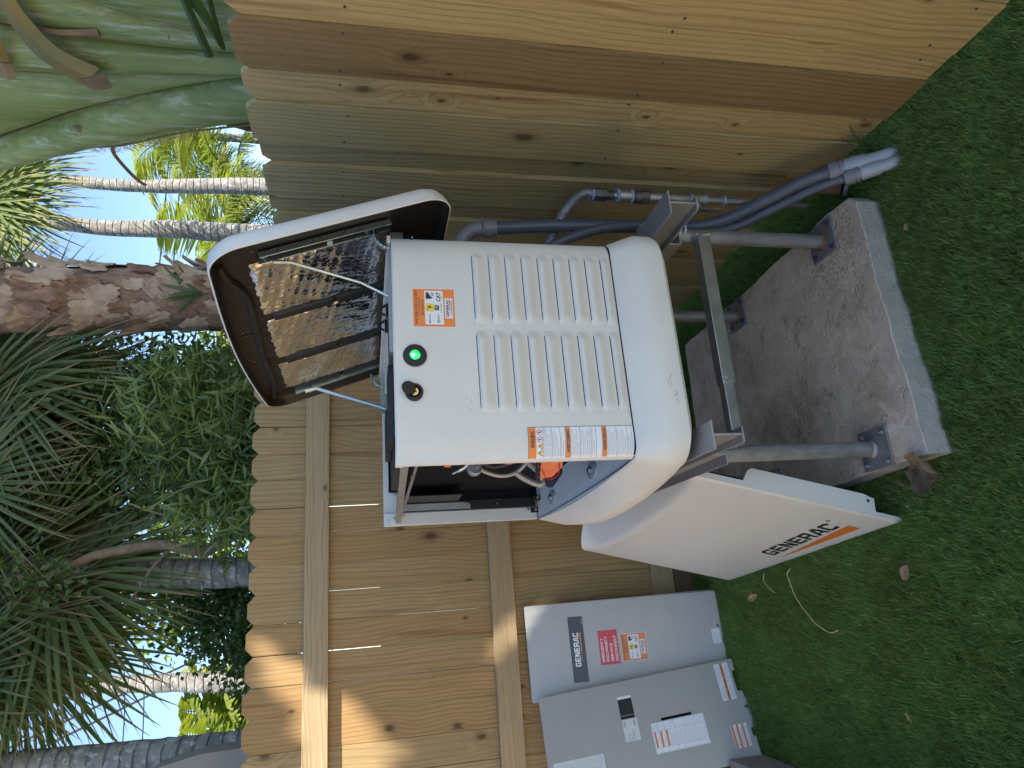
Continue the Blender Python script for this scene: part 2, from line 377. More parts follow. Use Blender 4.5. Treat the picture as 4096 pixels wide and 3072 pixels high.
def bark(name, c1, c2, ring=0.0, rs=9.0, sc=10, lich=0.0, zs=1.0):
    k = NT(name); co = k.coords((1, 1, zs), 3.0); n = k.noise(co, sc, 6, 0.7)
    col = k.mix(k.ramp(n, [(0.3, 0), (0.7, 1)]), c1, c2); h = n
    if ring:
        w = k.n('ShaderNodeTexWave', {'Vector': co, 'Scale': rs, 'Distortion': 2.5, 'Detail': 3, 'Detail Scale': 1.0}, wave_type='BANDS', bands_direction='Z')
        l = k.ramp(w.outputs['Fac'], [(0.0, 1), (0.12, 0)]); col = k.mix(k.math('MULTIPLY', l, ring), col, tuple(c*0.35 for c in c1)); h = k.math('SUBTRACT', n, k.math('MULTIPLY', l, 0.7))
    if lich: col = k.mix(k.ramp(k.noise(co, 24, 4), [(0.56, 0), (0.62, lich)]), col, (0.50, 0.52, 0.50))
    return k.set(col=col, rough=0.85, spec=0.2, nrm=k.bump(h, 0.8, 0.02))
M['bark_grey'] = bark('ringed_grey_bark', (0.15, 0.14, 0.125), (0.36, 0.335, 0.31), 0.4, 4.0, 9, 0.6)
M['bark_red'] = bark('fibrous_red_bark', (0.085, 0.048, 0.033), (0.36, 0.215, 0.15), 0.0, 9, 13, zs=0.45)
M['bark_flake'] = bark('peeling_bark_flake', (0.25, 0.16, 0.115), (0.46, 0.35, 0.25), 0.0, 9, 8)
M['bark_brown'] = bark('brown_vine_bark', (0.13, 0.09, 0.06), (0.26, 0.19, 0.13), 0.0, 9, 18)
M['fibre'] = bark('dark_trunk_fibre', (0.05, 0.03, 0.02), (0.14, 0.09, 0.06), 0.0, 9, 30)
M['cable'] = simple('black_cable', (0.02, 0.02, 0.025), 0.6)
M['taupe'] = simple('taupe_render', (0.23, 0.20, 0.17), 0.9, var=0.05, vs=3)
M['grey_board'] = simple('grey_plinth_board', (0.18, 0.165, 0.15), 0.8, var=0.2, vs=6, bump=0.2, bs=40)
def soil():
    k = NT('turf_backing'); n = k.noise(k.coords(), 30, 5); return k.set(col=k.mix(n, (0.012, 0.018, 0.008), (0.03, 0.045, 0.018)), rough=0.95, spec=0.1)
M['ground'] = soil()
M['paving'] = simple('pale_sandstone_paving', (0.70, 0.55, 0.37), 0.85, var=0.08, vs=2)
M['pale_paving'] = simple('pale_grey_paving', (0.38, 0.345, 0.285), 0.85, var=0.08, vs=2)
def blade():
    k = NT('artificial_turf_blade'); r = k.n('ShaderNodeObjectInfo').outputs['Random']
    big = k.noise(k.n('ShaderNodeNewGeometry').outputs['Position'], 4.0, 3)
    col = k.mix(r, (0.10, 0.195, 0.042), (0.28, 0.40, 0.13))
    col = k.mix(k.ramp(r, [(0.93, 0), (0.97, 0.6)]), col, (0.17, 0.22, 0.07))
    col = k.mix(1.0, col, k.ramp(big, [(0.3, 0.85), (0.7, 1.15)]), 'MULTIPLY')
    k.set(col=col, rough=0.42, spec=0.4)
    tr = k.n('ShaderNodeBsdfTranslucent', {0: k.mix(1.0, col, (1.5, 1.5, 0.8, 1), 'MULTIPLY')})
    mx = k.n('ShaderNodeMixShader', {0: 0.35, 1: k.b.outputs[0], 2: tr.outputs[0]}); k.t.links.new(mx.outputs[0], k.out.inputs[0])
    return k.m
M['turf'] = blade()

# ================================================================ SETTING
g = MB(); g.grid(lambda u, v: (-90+180*u, -60+180*v, -0.034), 12, 12)
build('ground', g, M['ground'], kind='structure')
pv = MB()          # added unseen for bounced sunlight: paved terrace behind the viewer and left
build('terrace', MB().box(-9, -9, -.2, 9, -.45, -.018), M['pale_paving'], kind='structure')
build('path', MB().box(-9, -.449, -.2, -1.18, 3.6, -.018), M['paving'], kind='structure')  # likewise added out of view, for warm bounce from the left

# turf: one blade tuft scattered by geometry nodes
def tuft(seed):
    rr = random.Random(seed); mb = MB()
    for i in range(11):
        a = rr.uniform(0, 2*pi); bx, by = rr.uniform(-.011, .011), rr.uniform(-.011, .011)
        H = rr.uniform(.020, .034); lean = Vector((0.006+rr.gauss(0, .005), rr.gauss(0, .005), 0)); w = rr.uniform(.0008, .0013)
        s = Vector((cos(a), sin(a), 0))*w; b0 = Vector((bx, by, -.004)); m = b0+lean*0.45+Vector((0, 0, H*.62)); t = b0+lean*1.5+Vector((0, 0, H))
        mb.add([b0-s, b0+s, m+s*.85, m-s*.85, t], [(0, 1, 2, 3), (3, 2, 4)])
    me = bpy.data.meshes.new('turf_tuft'); me.from_pydata([tuple(v) for v in mb.v], [], mb.f); me.materials.append(M['turf'])
    return bpy.data.objects.new('turf_tuft', me)
tcol = bpy.data.collections.new('turf_tufts')
for i in range(5): tcol.objects.link(tuft(40+i))
def scatter_group(density):
    ng = bpy.data.node_groups.new('scatter_turf', 'GeometryNodeTree')
    ng.interface.new_socket('Geometry', in_out='INPUT', socket_type='NodeSocketGeometry')
    ng.interface.new_socket('Geometry', in_out='OUTPUT', socket_type='NodeSocketGeometry')
    n = ng.nodes; gi = n.new('NodeGroupInput'); go = n.new('NodeGroupOutput')
    dp = n.new('GeometryNodeDistributePointsOnFaces'); dp.inputs['Density'].default_value = density
    ci = n.new('GeometryNodeCollectionInfo'); ci.inputs['Collection'].default_value = tcol
    ci.inputs['Separate Children'].default_value = True; ci.inputs['Reset Children'].default_value = True
    ip = n.new('GeometryNodeInstanceOnPoints'); ip.inputs['Pick Instance'].default_value = True
    rv = n.new('FunctionNodeRandomValue'); rv.data_type = 'FLOAT_VECTOR'
    rv.inputs[0].default_value = (-0.22, -0.22, -1.1); rv.inputs[1].default_value = (0.22, 0.22, 1.1)
    rs = n.new('FunctionNodeRandomValue'); rs.data_type = 'FLOAT'; rs.inputs[2].default_value = 0.75; rs.inputs[3].default_value = 1.2
    l = ng.links.new
    l(gi.outputs[0], dp.inputs['Mesh']); l(dp.outputs['Points'], ip.inputs['Points']); l(ci.outputs[0], ip.inputs['Instance'])
    l(rv.outputs[0], ip.inputs['Rotation']); l(rs.outputs[1], ip.inputs['Scale']); l(ip.outputs[0], go.inputs[0])
    return ng
t = MB(); t.add([(-1.15, -.4, -.028), (1.60, -.4, -.028), (1.60, 3.72, -.028), (-1.15, 3.72, -.028)], [(0, 1, 2, 3)])
turf = build('turf', t, M['ground']); md = turf.modifiers.new('blades', 'NODES'); md.node_group = scatter_group(13500)
tagit(turf, 'dense green artificial turf blades covering the ground', 'turf', None, 'stuff')

# ---------------------------------------------------------------- fences
def tint(rr, lo=0.86, hi=1.12, warm=0.05):
    b = rr.uniform(lo, hi); w = rr.uniform(-warm, warm); return (b*(1+w), b, b*(1-w), 1)
def board_mesh(w, h, th, ear, name='board', top=True):
    # front face at y=0, thickness goes to +y, local z is the grain direction
    mb = MB(); e = ear
    poly = [(0, 0, 0), (w, 0, 0), (w, 0, h-e), (w-e, 0, h), (e, 0, h), (0, 0, h-e)] if e else [(0, 0, 0), (w, 0, 0), (w, 0, h), (0, 0, h)]
    mb.prism([Vector(p)-Vector((w/2, 0, 0)) for p in poly], (0, th, 0)); return mb
def mesh_of(name, mb, mat):
    me = bpy.data.meshes.new(name); me.from_pydata([tuple(v) for v in mb.v], [], mb.f)
    bm = bmesh.new(); bm.from_mesh(me); bmesh.ops.recalc_face_normals(bm, faces=bm.faces)
    bmesh.ops.bevel(bm, geom=[e for e in bm.edges], offset=0.0012, segments=1, affect='EDGES') if mat in (M['pine'], M['treated'], M['rail']) else None
    bm.to_mesh(me); bm.free(); me.materials.append(mat); return me
def put(name, me, loc, parent, rot=None, color=(1, 1, 1, 1)):
    o = bpy.data.objects.new(name, me); COL.objects.link(o); o.parent = parent; o.location = Vector(loc)-Vector(parent.location)
    if rot: o.rotation_euler = rot
    o.color = color; BASE[o.name] = Vector(loc); return o

rr = random.Random(3)
bf = thing('back_fence', (0.3, 3.67, 0), 'new pine picket fence with dog-eared tops and three rails behind the generator', 'fence')
bm_a = mesh_of('board', board_mesh(.1375, 2.33, .016, .034), M['pine'])
# seams measured from board notches; boards left of view added for warm bounce
seams = [-3.43, -3.29, -3.15, -3.01, -2.87, -2.73, -2.59, -2.45, -2.31, -2.17, -2.03, -1.89, -1.75, -1.61, -1.47, -1.33, -1.19, -1.05, -0.91, -0.768, -0.628, -0.478, -0.343, -0.205, -0.065, 0.075, 0.219, 0.358, 0.497, 0.642, 0.785, 0.925, 1.065, 1.205, 1.345, 1.455]
tones0 = {8: (1.0, .86, .72, 1), 6: (.97, .78, .6, 1), 5: (.93, .76, .6, 1), 11: (.98, .8, .62, 1), 12: (1.02, .93, .85, 1), 7: (1.02, .92, .8, 1), 9: (1.05, 1.02, .95, 1), 10: (1.05, 1.02, .95, 1)}
tones = {k_+15: tuple(1+(q_-1)*.5 if i_ < 3 else 1 for i_, q_ in enumerate(v)) for k_, v in tones0.items()}
for i in range(len(seams)-1):
    w = seams[i+1]-seams[i]; gap = rr.choice([.0012, .0016, .0014, .0022]) if i < 27 else .001
    o = put('board', bm_a, ((seams[i]+seams[i+1])/2, 3.67+rr.uniform(-.0015, .0015), 0.004+rr.uniform(-.006, .006)), bf,
            rot=(0, rr.uniform(-.0012, .0012), 0), color=tones.get(i, tint(rr, .92, 1.1)))
    o.scale.x = (w-gap)/.1375
for z, hh in ((1.947, .117), (1.011, .121), (0.115, .125)):
    rm = mesh_of('rail', MB().box(-hh/2, 0, -2.47, hh/2, .037, 2.47), M['rail'])
    put('rail', rm, (-1.02, 3.631, z+hh/2), bf, rot=(0, pi/2, 0), color=tint(rr, .95, 1.05))
km = mesh_of('kickboard', MB().box(-.055, 0, -2.47, .055, .02, 2.47), M['dark_wood'])
put('kickboard', km, (-1.02, 3.645, 0.052), bf, rot=(0, pi/2, 0))

rf = thing('right_fence', (1.453, 2.0, 0), 'greenish treated board-on-board fence running along the right side', 'fence')
# y0, y1, depth behind the front face, top, bottom, tone
RB = [(0.62, 0.79, 0.0, 2.10, 0, (1.1, 1.05, .95, 1)), (0.80, 0.92, .006, 2.09, 0, (1.1, 1.05, .95, 1)), (0.92, 1.105, 0.0, 2.10, 0, (1.12, 1.08, .98, 1)), (1.10, 1.175, .006, 2.09, 0, (1.15, 1.05, .9, 1)),
      (1.175, 1.362, 0.0, 2.10, 0, (1.22, 1.10, .95, 1)), (1.362, 1.470, .005, 2.088, 0.0, (1.18, 1.08, .95, 1)),
      (1.466, 1.650, -0.005, 2.092, 0, (.62, .52, .45, 1)), (1.650, 1.785, .006, 2.090, 0, (1.10, 1.05, .98, 1)),
      (1.786, 1.988, 0.0, 2.098, 0, (.92, .93, .90, 1)), (1.975, 2.11, .019, 2.088, .13, (.80, .82, .8, 1)),
      (2.100, 2.303, 0.0, 2.094, .11, (.88, .88, .86, 1)), (2.29, 2.43, .019, 2.10, .07, (.85, .84, .8, 1)), (2.415, 2.60, 0.0, 2.10, .05, (.95, .93, .9, 1)),
      (2.59, 2.72, .019, 2.10, .05, (.85, .84, .8, 1)), (2.70, 2.89, 0, 2.10, .04, (.9, .88, .85, 1)), (2.88, 3.01, .019, 2.10, .04, (.85, .84, .8, 1)),
      (2.99, 3.18, 0, 2.10, .03, (.92, .9, .87, 1)), (3.17, 3.30, .019, 2.10, .03, (.85, .84, .8, 1)), (3.28, 3.47, 0, 2.10, .02, (.9, .9, .87, 1)), (3.46, 3.64, .019, 2.10, .02, (.85, .84, .8, 1))]
for (y0, y1, d, top, bot, tn) in RB:
    bmx = mesh_of('board', board_mesh(y1-y0-.0015, top-bot, .019, .032), M['treated'])
    put('board', bmx, (1.453+d, (y0+y1)/2, bot), rf, rot=(0, 0, pi/2*-1+0.0), color=tn)
for z in (1.80, 0.90, 0.09):
    rm = mesh_of('rail', MB().box(-.045, 0, -1.55, .045, .038, 1.55), M['treated'])
    put('rail', rm, (1.453+.042, 2.1, z), rf, rot=(pi/2, pi/2, 0))
scr = MB().disc((0, 0, 0), (-1, 0, 0), .0042, .0012, 10); scr.box(-.0016, -.0028, -.0006, -.0011, .0028, .0006); scm = bpy.data.meshes.new('screw'); scm.from_pydata([tuple(v) for v in scr.v], [], scr.f); scm.materials.append(M['bolt_blue'])
for (y, z) in [(1.413, 1.794), (1.491, 1.802), (1.629, 1.815), (1.697, 1.818), (1.824, 1.797), (1.954, 1.814), (1.998, 1.808), (2.122, 1.822), (2.272, 1.829), (2.312, 1.823),
               (1.332, .895), (1.384, .907), (1.49, .892), (1.628, .916), (1.683, .923), (1.801, .917), (1.951, .912), (1.667, .072), (1.331, .112), (1.392, .089), (1.196, .082)]:
    d = 0.0
    for (y0, y1, dd, *_r) in RB:
        if y0 < y < y1: d = dd
    put('screw', scm, (1.4525+d, y, z), rf)

# ---------------------------------------------------------------- concrete slab
sl = MB()
def slab_outline(inset, z):
    P = [(0.312, 1.752), (0.56, 1.764), (0.82, 1.780), (1.14, 1.785), (1.215, 1.783), (1.246, 1.815), (1.252, 1.94), (1.222, 2.5), (1.20, 3.17), (0.75, 3.19), (0.26, 3.18), (0.27, 2.6), (0.277, 2.295), (0.298, 2.05)]
    out = []; n = len(P); rz = random.Random(5)
    for i in range(n):
        a = Vector((*P[i], 0)); b = Vector((*P[(i+1) % n], 0)); m = max(2, int((b-a).length/.02))
        for j in range(m):
            p = a.lerp(b, j/m); c = Vector((.76, 2.45, 0)); dv = (c-p).normalized()
            w = rz.uniform(-.0028, .0028)+.003*sin(p.x*23+p.y*17)
            out.append(Vector((p.x, p.y, z+rz.uniform(-.0015, .0015)*(1 if inset else 0)))+dv*(inset+w))
    return out
rings = [slab_outline(0, -0.04), slab_outline(.0005, .055), slab_outline(.001, .0725), slab_outline(.0035, .0749)]
sl.loft(rings, True, False, False)
top = rings[-1]; c = Vector((.76, 2.45, .075)); n0 = len(sl.v); inner = [Vector((*(p.lerp(c, .03)).xy, .075)) for p in top]; nn = len(top)
sl.v += inner
for i in range(nn): sl.f.append((n0-nn+i, n0-nn+(i+1) % nn, n0+(i+1) % nn, n0+i))
sl.f.append(tuple(n0+i for i in range(nn)))
o = build('concrete_slab', sl, M['concrete'], smooth=True, label='rough weathered concrete slab under the generator stand', cat='slab')

# ---------------------------------------------------------------- steel stand
ST = Vector((.76, 2.3, .075)); st = thing('steel_stand', ST, 'galvanised pipe stand with aluminium beams carrying the generator', 'stand')
def leg(x, y, ztop, plate_c, ph=.0675):
    L = MB().tube([(x, y, .084), (x, y, ztop)], .0265, 24); lo = build('leg', L, M['pipe'], st, smooth=True)
    W = MB().tube([(x, y, .083), (x, y, .088), (x, y, .096)], [.033, .033, .027], 24); build('weld', W, M['rust'] if x > 1 else M['pipe'], lo, smooth=True)
    px, py = plate_c
    P = MB().box(px-ph, py-ph, .0745, px+ph, py+ph, .084); po = build('base_plate', P, M['plate'], st, bevel=.0015)
    for sx in (-1, 1):
        for sy in (-1, 1):
            bx, by = px+sx*.048, py+sy*.048
            if (bx-x)**2+(by-y)**2 < .0015: continue
            B = MB().disc((bx, by, .084), (0, 0, 1), .0095, .002, 16); B.disc((bx, by, .086), (0, 0, 1), .0075, .006, 6); B.disc((bx, by, .092), (0, 0, 1), .004, .005, 8)
            build('bolt', B, M['bolt_blue'] if x > 1 else M['galv'], po)
leg(1.166, 1.985, .772, (1.170, 1.982)); leg(.374, 1.975, .758, (.370, 1.960)); leg(1.135, 2.625, .772, (1.143, 2.623)); leg(.374, 2.60, .758, (.345, 2.575))
for (y_, xr_) in ((1.975, 1.192), (2.61, 1.16)): build('cross_member', MB().prism([(.35, y_-.02, .7585), (.35, y_+.02, .7585), (.35, y_+.02, .7995), (.35, y_-.02, .7995)], (xr_-.35, 0, .0135)), M['alu'], st, bevel=.001)
def beam(x, dx, z0, z1, y0=1.655, y1=2.90):
    b = MB()
    b.prism([(x-.0375, y0, z1-.005), (x+.0375, y0, z1-.005), (x+.0375, y0, z1), (x-.0375, y0, z1)], (dx, y1-y0, 0))
    b.prism([(x-.003, y0+.001, z0+.005), (x+.003, y0+.001, z0+.005), (x+.003, y0+.001, z1-.0052), (x-.003, y0+.001, z1-.0052)], (dx, y1-y0-.002, 0))
    b.prism([(x-.021, y0, z0), (x+.021, y0, z0), (x+.021, y0, z0+.0048), (x-.021, y0, z0+.0048)], (dx, y1-y0, 0))
    return b
build('beam', beam(1.018, .01, .824, .912, 1.545), M['alu'], st, bevel=.001)
build('beam', beam(.343, .0, .812, .900, 1.537), M['alu'], st, bevel=.001)
an = MB(); an.box(1.003, 1.755, .780, 1.007, 1.95, .822); an.box(1.0072, 1.755, .780, 1.040, 1.95, .784); build('angle_bar', an, M['alu'], st, bevel=.0008)
an = MB(); an.box(.325, 1.72, .765, .329, 2.8, .808); an.box(.298, 1.72, .765, .3248, 2.8, .769); build('angle_bar', an, M['alu'], st, bevel=.0008)
tb = MB().box(.600, 1.925, .573, 1.140, 1.968, .618); tbo = build('cross_tube', tb, M['galv'], st, bevel=.002)
build('cross_tube', MB().box(.392, 1.929, .577, .66, 1.964, .614), M['galv'], st, bevel=.002)
build('hanger', MB().box(.385, 1.935, .60, .42, 1.955, .74), M['galv'], st)
wd = MB(); rw = random.Random(9)
for i in range(36):
    a = 2*pi*i/36; wd.tube([(1.143+.003*cos(a*3), 1.947+.026*cos(a), .596+.026*sin(a)), (1.150, 1.947+.024*cos(a+.2), .596+.024*sin(a+.2))], .004+rw.uniform(0, .0015), 6)
build('weld', wd, M['galv'], tbo, smooth=True)
hb = MB().disc((.625, 1.9245, .600), (0, -1, 0), .0125, .0015, 20); hb.disc((.625, 1.923, .600), (0, -1, 0), .0105, .007, 6); build('bolt', hb, M['galv'], tbo, bevel=.0008)

# ================================================================ GENERATOR
GO = Vector((.314, 1.636, 1.064))
gen = thing('generator', GO, 'off-white standby generator with open lid and louvred end standing on the steel stand', 'generator', rot=(.006, .002, .03))
Wd, Dp, Ht = .635, 1.12, .62
def wy(x):            # plan profile of the end panel: rounded vertical corners
    R = .075; e = .036
    if x < R: return e*(1-math.sqrt(max(0, 1-((R-x)/R)**2)))
    if x > Wd-R: return e*(1-math.sqrt(max(0, 1-((x-(Wd-R))/R)**2)))
    return 0.0
xs = [0, .001, .003, .006, .01, .016, .024, .034, .045, .058, .075]+[.075+(Wd-.15)*i/10 for i in range(1, 11)]+[Wd-v for v in (.058, .045, .034, .024, .016, .01, .006, .003, .001, 0)]
ep = MB(); z0, z1 = .004, Ht
r_out0 = [Vector((x, wy(x), z0)) for x in xs]; r_out1 = [Vector((x, wy(x), z1-.004)) for x in xs]; r_top = [Vector((x+(0), wy(x)+.004, z1)) for x in xs]; r_in = [Vector((x, wy(x)+.012, z1-.001)) for x in xs]; r_in2 = [Vector((x, wy(x)+.012, z1-.02)) for x in xs]
ep.loft([r_out0, r_out1, r_top, r_in, r_in2], closed=False)
# fold of the sheet at the open front side, and right side panel
ep.box(0.000, .0362, z0, .012, .0385, z1-.002)
endp = build('end_panel', ep, M['white'], gen, smooth=True, ang=40)
build('side_panel', MB().box(Wd-.002, .036, .004, Wd, Dp, Ht), M['white'], gen)
fw = MB(); fw.box(0.0, Dp-.003, .004, Wd, Dp, Ht); fw.box(0.0, Dp-.022, .004, .048, Dp-.0035, Ht-.004)
farp = build('far_panel', fw, M['white'], gen, bevel=.002)
for (x, z) in ((.038, .545), (.040, .04)):
    build('bolt', MB().disc((x, Dp-.022, z), (0, -1, 0), .007, .006, 6), M['zinc'], farp)
for (x, z) in ((.030, .58), (.036, .022)): build('hole', MB().disc((x, Dp-.0222, z), (0, -1, 0), .003, .0004, 10), M['ink'], farp)
# louvres: nine rows in two columns, each a pressed hood over a dark slot
def louvre(x0, x1, zt, p=.0415):
    p = p; nu, nv = 34, 14
    def f(u, v):
        x = x0+(x1-x0)*u; s = v
        e = min(u, 1-u)*(x1-x0); k = min(1, e/.026); k = k*k*(3-2*k)
        prof = [(0, .30), (.05, .55), (.18, 1.0), (.32, .96), (.55, .66), (.8, .24), (1.0, 0.0)]
        for a, b in zip(prof[:-1], prof[1:]):
            if s <= b[0]+1e-9: q = (s-a[0])/(b[0]-a[0]); hgt = a[1]+(b[1]-a[1])*q; break
        return (x, -.0006-.0105*hgt*k, zt-p*s*.965)
    return MB().grid(f, nu, nv)
slot = MB()
for i in range(9):
    for (xa, xb) in ((.368, .584), (.122, .350)):
        zt = .404-i*.0461
        build('louvre', louvre(xa, xb, zt, .0415 if i < 8 else .030), M['white'], endp, smooth=True, ang=180)
        slot.add([(xa+.014, -.0004, zt+.0012), (xb-.014, -.0004, zt+.0012), (xb-.014, -.0004, zt-.004), (xa+.014, -.0004, zt-.004)], [(0, 1, 2, 3)])
build('slot', slot, M['matt_black'], endp)

# decals -------------------------------------------------------------
class Frame:
    def __init__(s, o, ex, ey, n, warp=None): s.o = Vector(o); s.ex = Vector(ex).normalized(); s.ey = Vector(ey).normalized(); s.n = Vector(n).normalized(); s.warp = warp
    def p(s, a, b, h=0):
        if s.warp: return s.warp(a, b, h)
        return s.o+s.ex*a+s.ey*b+s.n*h
def quad(F, a0, b0, a1, b1, h, mat, parent, name='print', nu=1, r=0.0, label=None):
    mb = MB()
    if r:
        pts = []
        for (cx, cy, s) in ((a1-r, b1-r, 0), (a0+r, b1-r, 1), (a0+r, b0+r, 2), (a1-r, b0+r, 3)):
            for j in range(5): t = (s+j/4)*pi/2; pts.append(F.p(cx+r*cos(t), cy+r*sin(t), h))
        mb.add(pts, [tuple(range(len(pts)))])
    else: mb.grid(lambda u, v: F.p(a0+(a1-a0)*u, b0+(b1-b0)*v, h), nu, 1)
    return build(name, mb, mat, parent, weld='noflip', label=label)
def poly(F, pts, h, mat, parent, name='print'):
    return build(name, MB().add([F.p(a, b, h) for a, b in pts], [tuple(range(len(pts)))]), mat, parent, weld='noflip')
_tc = {}
def text_mesh(s, bold):
    if (s, bold) in _tc: return _tc[(s, bold)]
    cu = bpy.data.curves.new('lettering', 'FONT'); cu.body = s; cu.resolution_u = 2; cu.offset = bold; cu.align_x = 'LEFT'
    ob = bpy.data.objects.new('lettering', cu); me = bpy.data.meshes.new_from_object(ob)
    vs = [v.co.copy() for v in me.vertices]; fs = [tuple(p.vertices) for p in me.polygons]
    bpy.data.objects.remove(ob); bpy.data.meshes.remove(me); bpy.data.curves.remove(cu)
    x0 = min(v.x for v in vs); x1 = max(v.x for v in vs); y0 = min(v.y for v in vs); y1 = max(v.y for v in vs)
    _tc[(s, bold)] = ([((v.x-x0)/(x1-x0), (v.y-y0)/(y1-y0)) for v in vs], fs); return _tc[(s, bold)]
def text(F, s, a0, b0, w, h, hh, mat, parent, bold=0.0, name='lettering', shear=0.0):
    vs, fs = text_mesh(s, bold)
    return build(name, MB().add([F.p(a0+w*x+shear*h*y, b0+h*y, hh) for x, y in vs], fs), mat, parent, weld='noflip')
def many(F, items, hh, mat, parent, bold=0.0, name='lettering'):
    mb = MB()
    for (s, a0, b0, w, h) in items:
        vs, fs = text_mesh(s, bold); mb.add([F.p(a0+w*x, b0+h*y, hh) for x, y in vs], fs)
    return build(name, mb, mat, parent, weld='noflip')
def ringm(F, c, r0, r1, hh, mat, parent, n=28, name='emblem'):
    mb = MB(); o = [F.p(c[0]+r1*cos(2*pi*k/n), c[1]+r1*sin(2*pi*k/n), hh) for k in range(n)]; i = [F.p(c[0]+r0*cos(2*pi*k/n), c[1]+r0*sin(2*pi*k/n), hh) for k in range(n)]
    mb.loft([o, i]); return build(name, mb, mat, parent, weld='noflip')

def dealer_sticker(F, a0, b0, w, h, parent, mat_o, lift=.0006):
    """orange service sticker: a0,b0 lower-left corner, drawn in a 100 x 100 grid"""
    P = lambda x, y: (a0+w*x/100, b0+h*y/100)
    L = lift; X = lambda q: w*q/100; Y = lambda q: h*q/100
    s = quad(F, a0, b0, a0+w, b0+h, L, M['label_white'], parent, 'sticker')
    quad(F, *P(1.5, 1.5), *P(98.5, 98.5), L+.0003, mat_o, s, 'print')
    many(F, [('DANIEL GENERATOR SERVICE AND REPAIR', *P(8, 88), X(86), Y(6)), ('CATOLIGHT82010@GMAIL.COM', *P(28, 81.5), X(48), Y(4)), ('305-496-3219', *P(30, 73.5), X(40), Y(5.5))], L+.0005, M['ink'], s, .012)
    quad(F, *P(7, 28), *P(94, 71), L+.0005, M['label_white'], s, 'print', r=X(3))
    H = L+.0008
    # eagle and flag shield
    poly(F, [P(72, 68), P(90, 68), P(90, 64), P(86, 60), P(80, 58), P(76, 52), P(73, 56)], H, M['ink'], s, 'emblem')
    for q in range(3): poly(F, [P(81, 56-q*2.6), P(90, 56-q*2.6), P(90-q*1.2, 54.8-q*2.6), P(80, 54.8-q*2.6)], H, M['red_ink'] if q % 2 else M['ink'], s, 'emblem')
    many(F, [('CAT', *P(66, 34), X(24), Y(10))], H, M['ink'], s, .03)
    poly(F, [P(73, 30.5), P(81, 30.5), P(77, 36)], H+.0003, M['yellow'], s, 'emblem')
    quad(F, *P(40, 50), *P(61, 69), H, M['yellow'], s, 'emblem')
    poly(F, [P(51, 66), P(55, 62), P(52.5, 61), P(56, 57), P(52, 57.5), P(49.5, 52), P(50, 58.5), P(47, 59), P(50.5, 62.5)], H+.0003, M['ink'], s, 'emblem')
    ringm(F, P(46, 65), X(1.5), X(2.5), H+.0003, M['ink'], s)
    quad(F, *P(43, 38), *P(56.5, 48.5), H, M['green_ink'], s, 'emblem', r=X(2.5))
    poly(F, [P(45.5, 41), P(47, 44), P(50, 44.5), P(51.5, 46.5), P(53.5, 46), P(52.6, 44), P(54, 41), P(51.5, 43), P(48.5, 42.6)], H+.0003, M['yellow'], s, 'emblem')
    many(F, [('JOHN DEERE', *P(37, 31), X(24), Y(3.4)), ('Perkins', *P(15, 58), X(19), Y(4.6)), ('KATOLIGHT', *P(12, 38), X(20), Y(4.4))], H, M['ink'], s, .01)
    quad(F, *P(11, 58), *P(14, 62), H, M['navy'], s, 'emblem'); ringm(F, P(15, 40), X(2.2), X(3.4), H, M['fitting'], s)
    quad(F, *P(23, 6), *P(75, 24.5), L+.0005, M['label_white'], s, 'print', r=X(2))
    many(F, [('GENERAC', *P(26, 15.5), X(46), Y(6.5))], H, M['ink'], s, .03)
    poly(F, [P(26, 13.5), P(70, 15), P(70, 12)], H, M['swoosh'], s, 'emblem')
    many(F, [('AUTHORIZED DEALER', *P(30, 7.5), X(38), Y(3.6))], H, M['ink'], s, .015)
    return s
def warpf(a, b, h): return Vector((a, wy(max(0, min(Wd, a)))-h, b))
GF = Frame((0, 0, 0), (1, 0, 0), (0, 0, 1), (0, -1, 0), warpf)
dealer_sticker(GF, .357, .456, .112, .113, gen, M['orange'])
# tall tri-lingual warning label wrapping round the corner
ws = quad(GF, .0055, .000, .083, .289, .0006, M['label_white'], gen, 'warning_label', nu=16)
def band(z0, z1): return quad(GF, .006, z0, .0825, z1, .0009, M['orange'], ws, 'print', nu=16)
band(.268, .2885); band(.178, .190); band(.0795, .091)
many(GF, [('WARNING', .030, .272, .042, .0115), ('AVERTISSEMENT', .018, .180, .058, .008), ('ADVERTENCIA', .021, .0815, .055, .008)], .0013, M['ink'], ws, .03)
bars = MB()
for z in (.249, .226, .204, .191, .1775, .151, .122, .108, .0915, .079, .052, .0225, .010):
    bars.grid(lambda u, v: warpf(.006+.0765*u, z+.0008*v, .0011), 12, 1)
bars.grid(lambda u, v: warpf(.0818+.001*u, .0+.289*v, .0012), 1, 1); bars.grid(lambda u, v: warpf(.006+.0768*u, .0+.0009*v, .0012), 12, 1); bars.grid(lambda u, v: warpf(.006+.0768*u, .288+.001*v, .0012), 12, 1)
build('print', bars, M['ink'], ws, weld='noflip')
for c in ((.069, .2585), (.051, .2585)):
    ringm(GF, c, .0062, .0074, .0012, M['red_ink'], ws)
    poly(GF, [(c[0]-.005, c[1]+.0042), (c[0]-.0042, c[1]+.005), (c[0]+.005, c[1]-.0042), (c[0]+.0042, c[1]-.005)], .0014, M['red_ink'], ws, 'emblem')
    poly(GF, [(c[0]-.001, c[1]-.004), (c[0]+.001, c[1]-.004), (c[0]+.0008, c[1]+.002), (c[0]+.0025, c[1]+.0045), (c[0]-.0015, c[1]+.004)], .0013, M['ink'], ws, 'emblem')
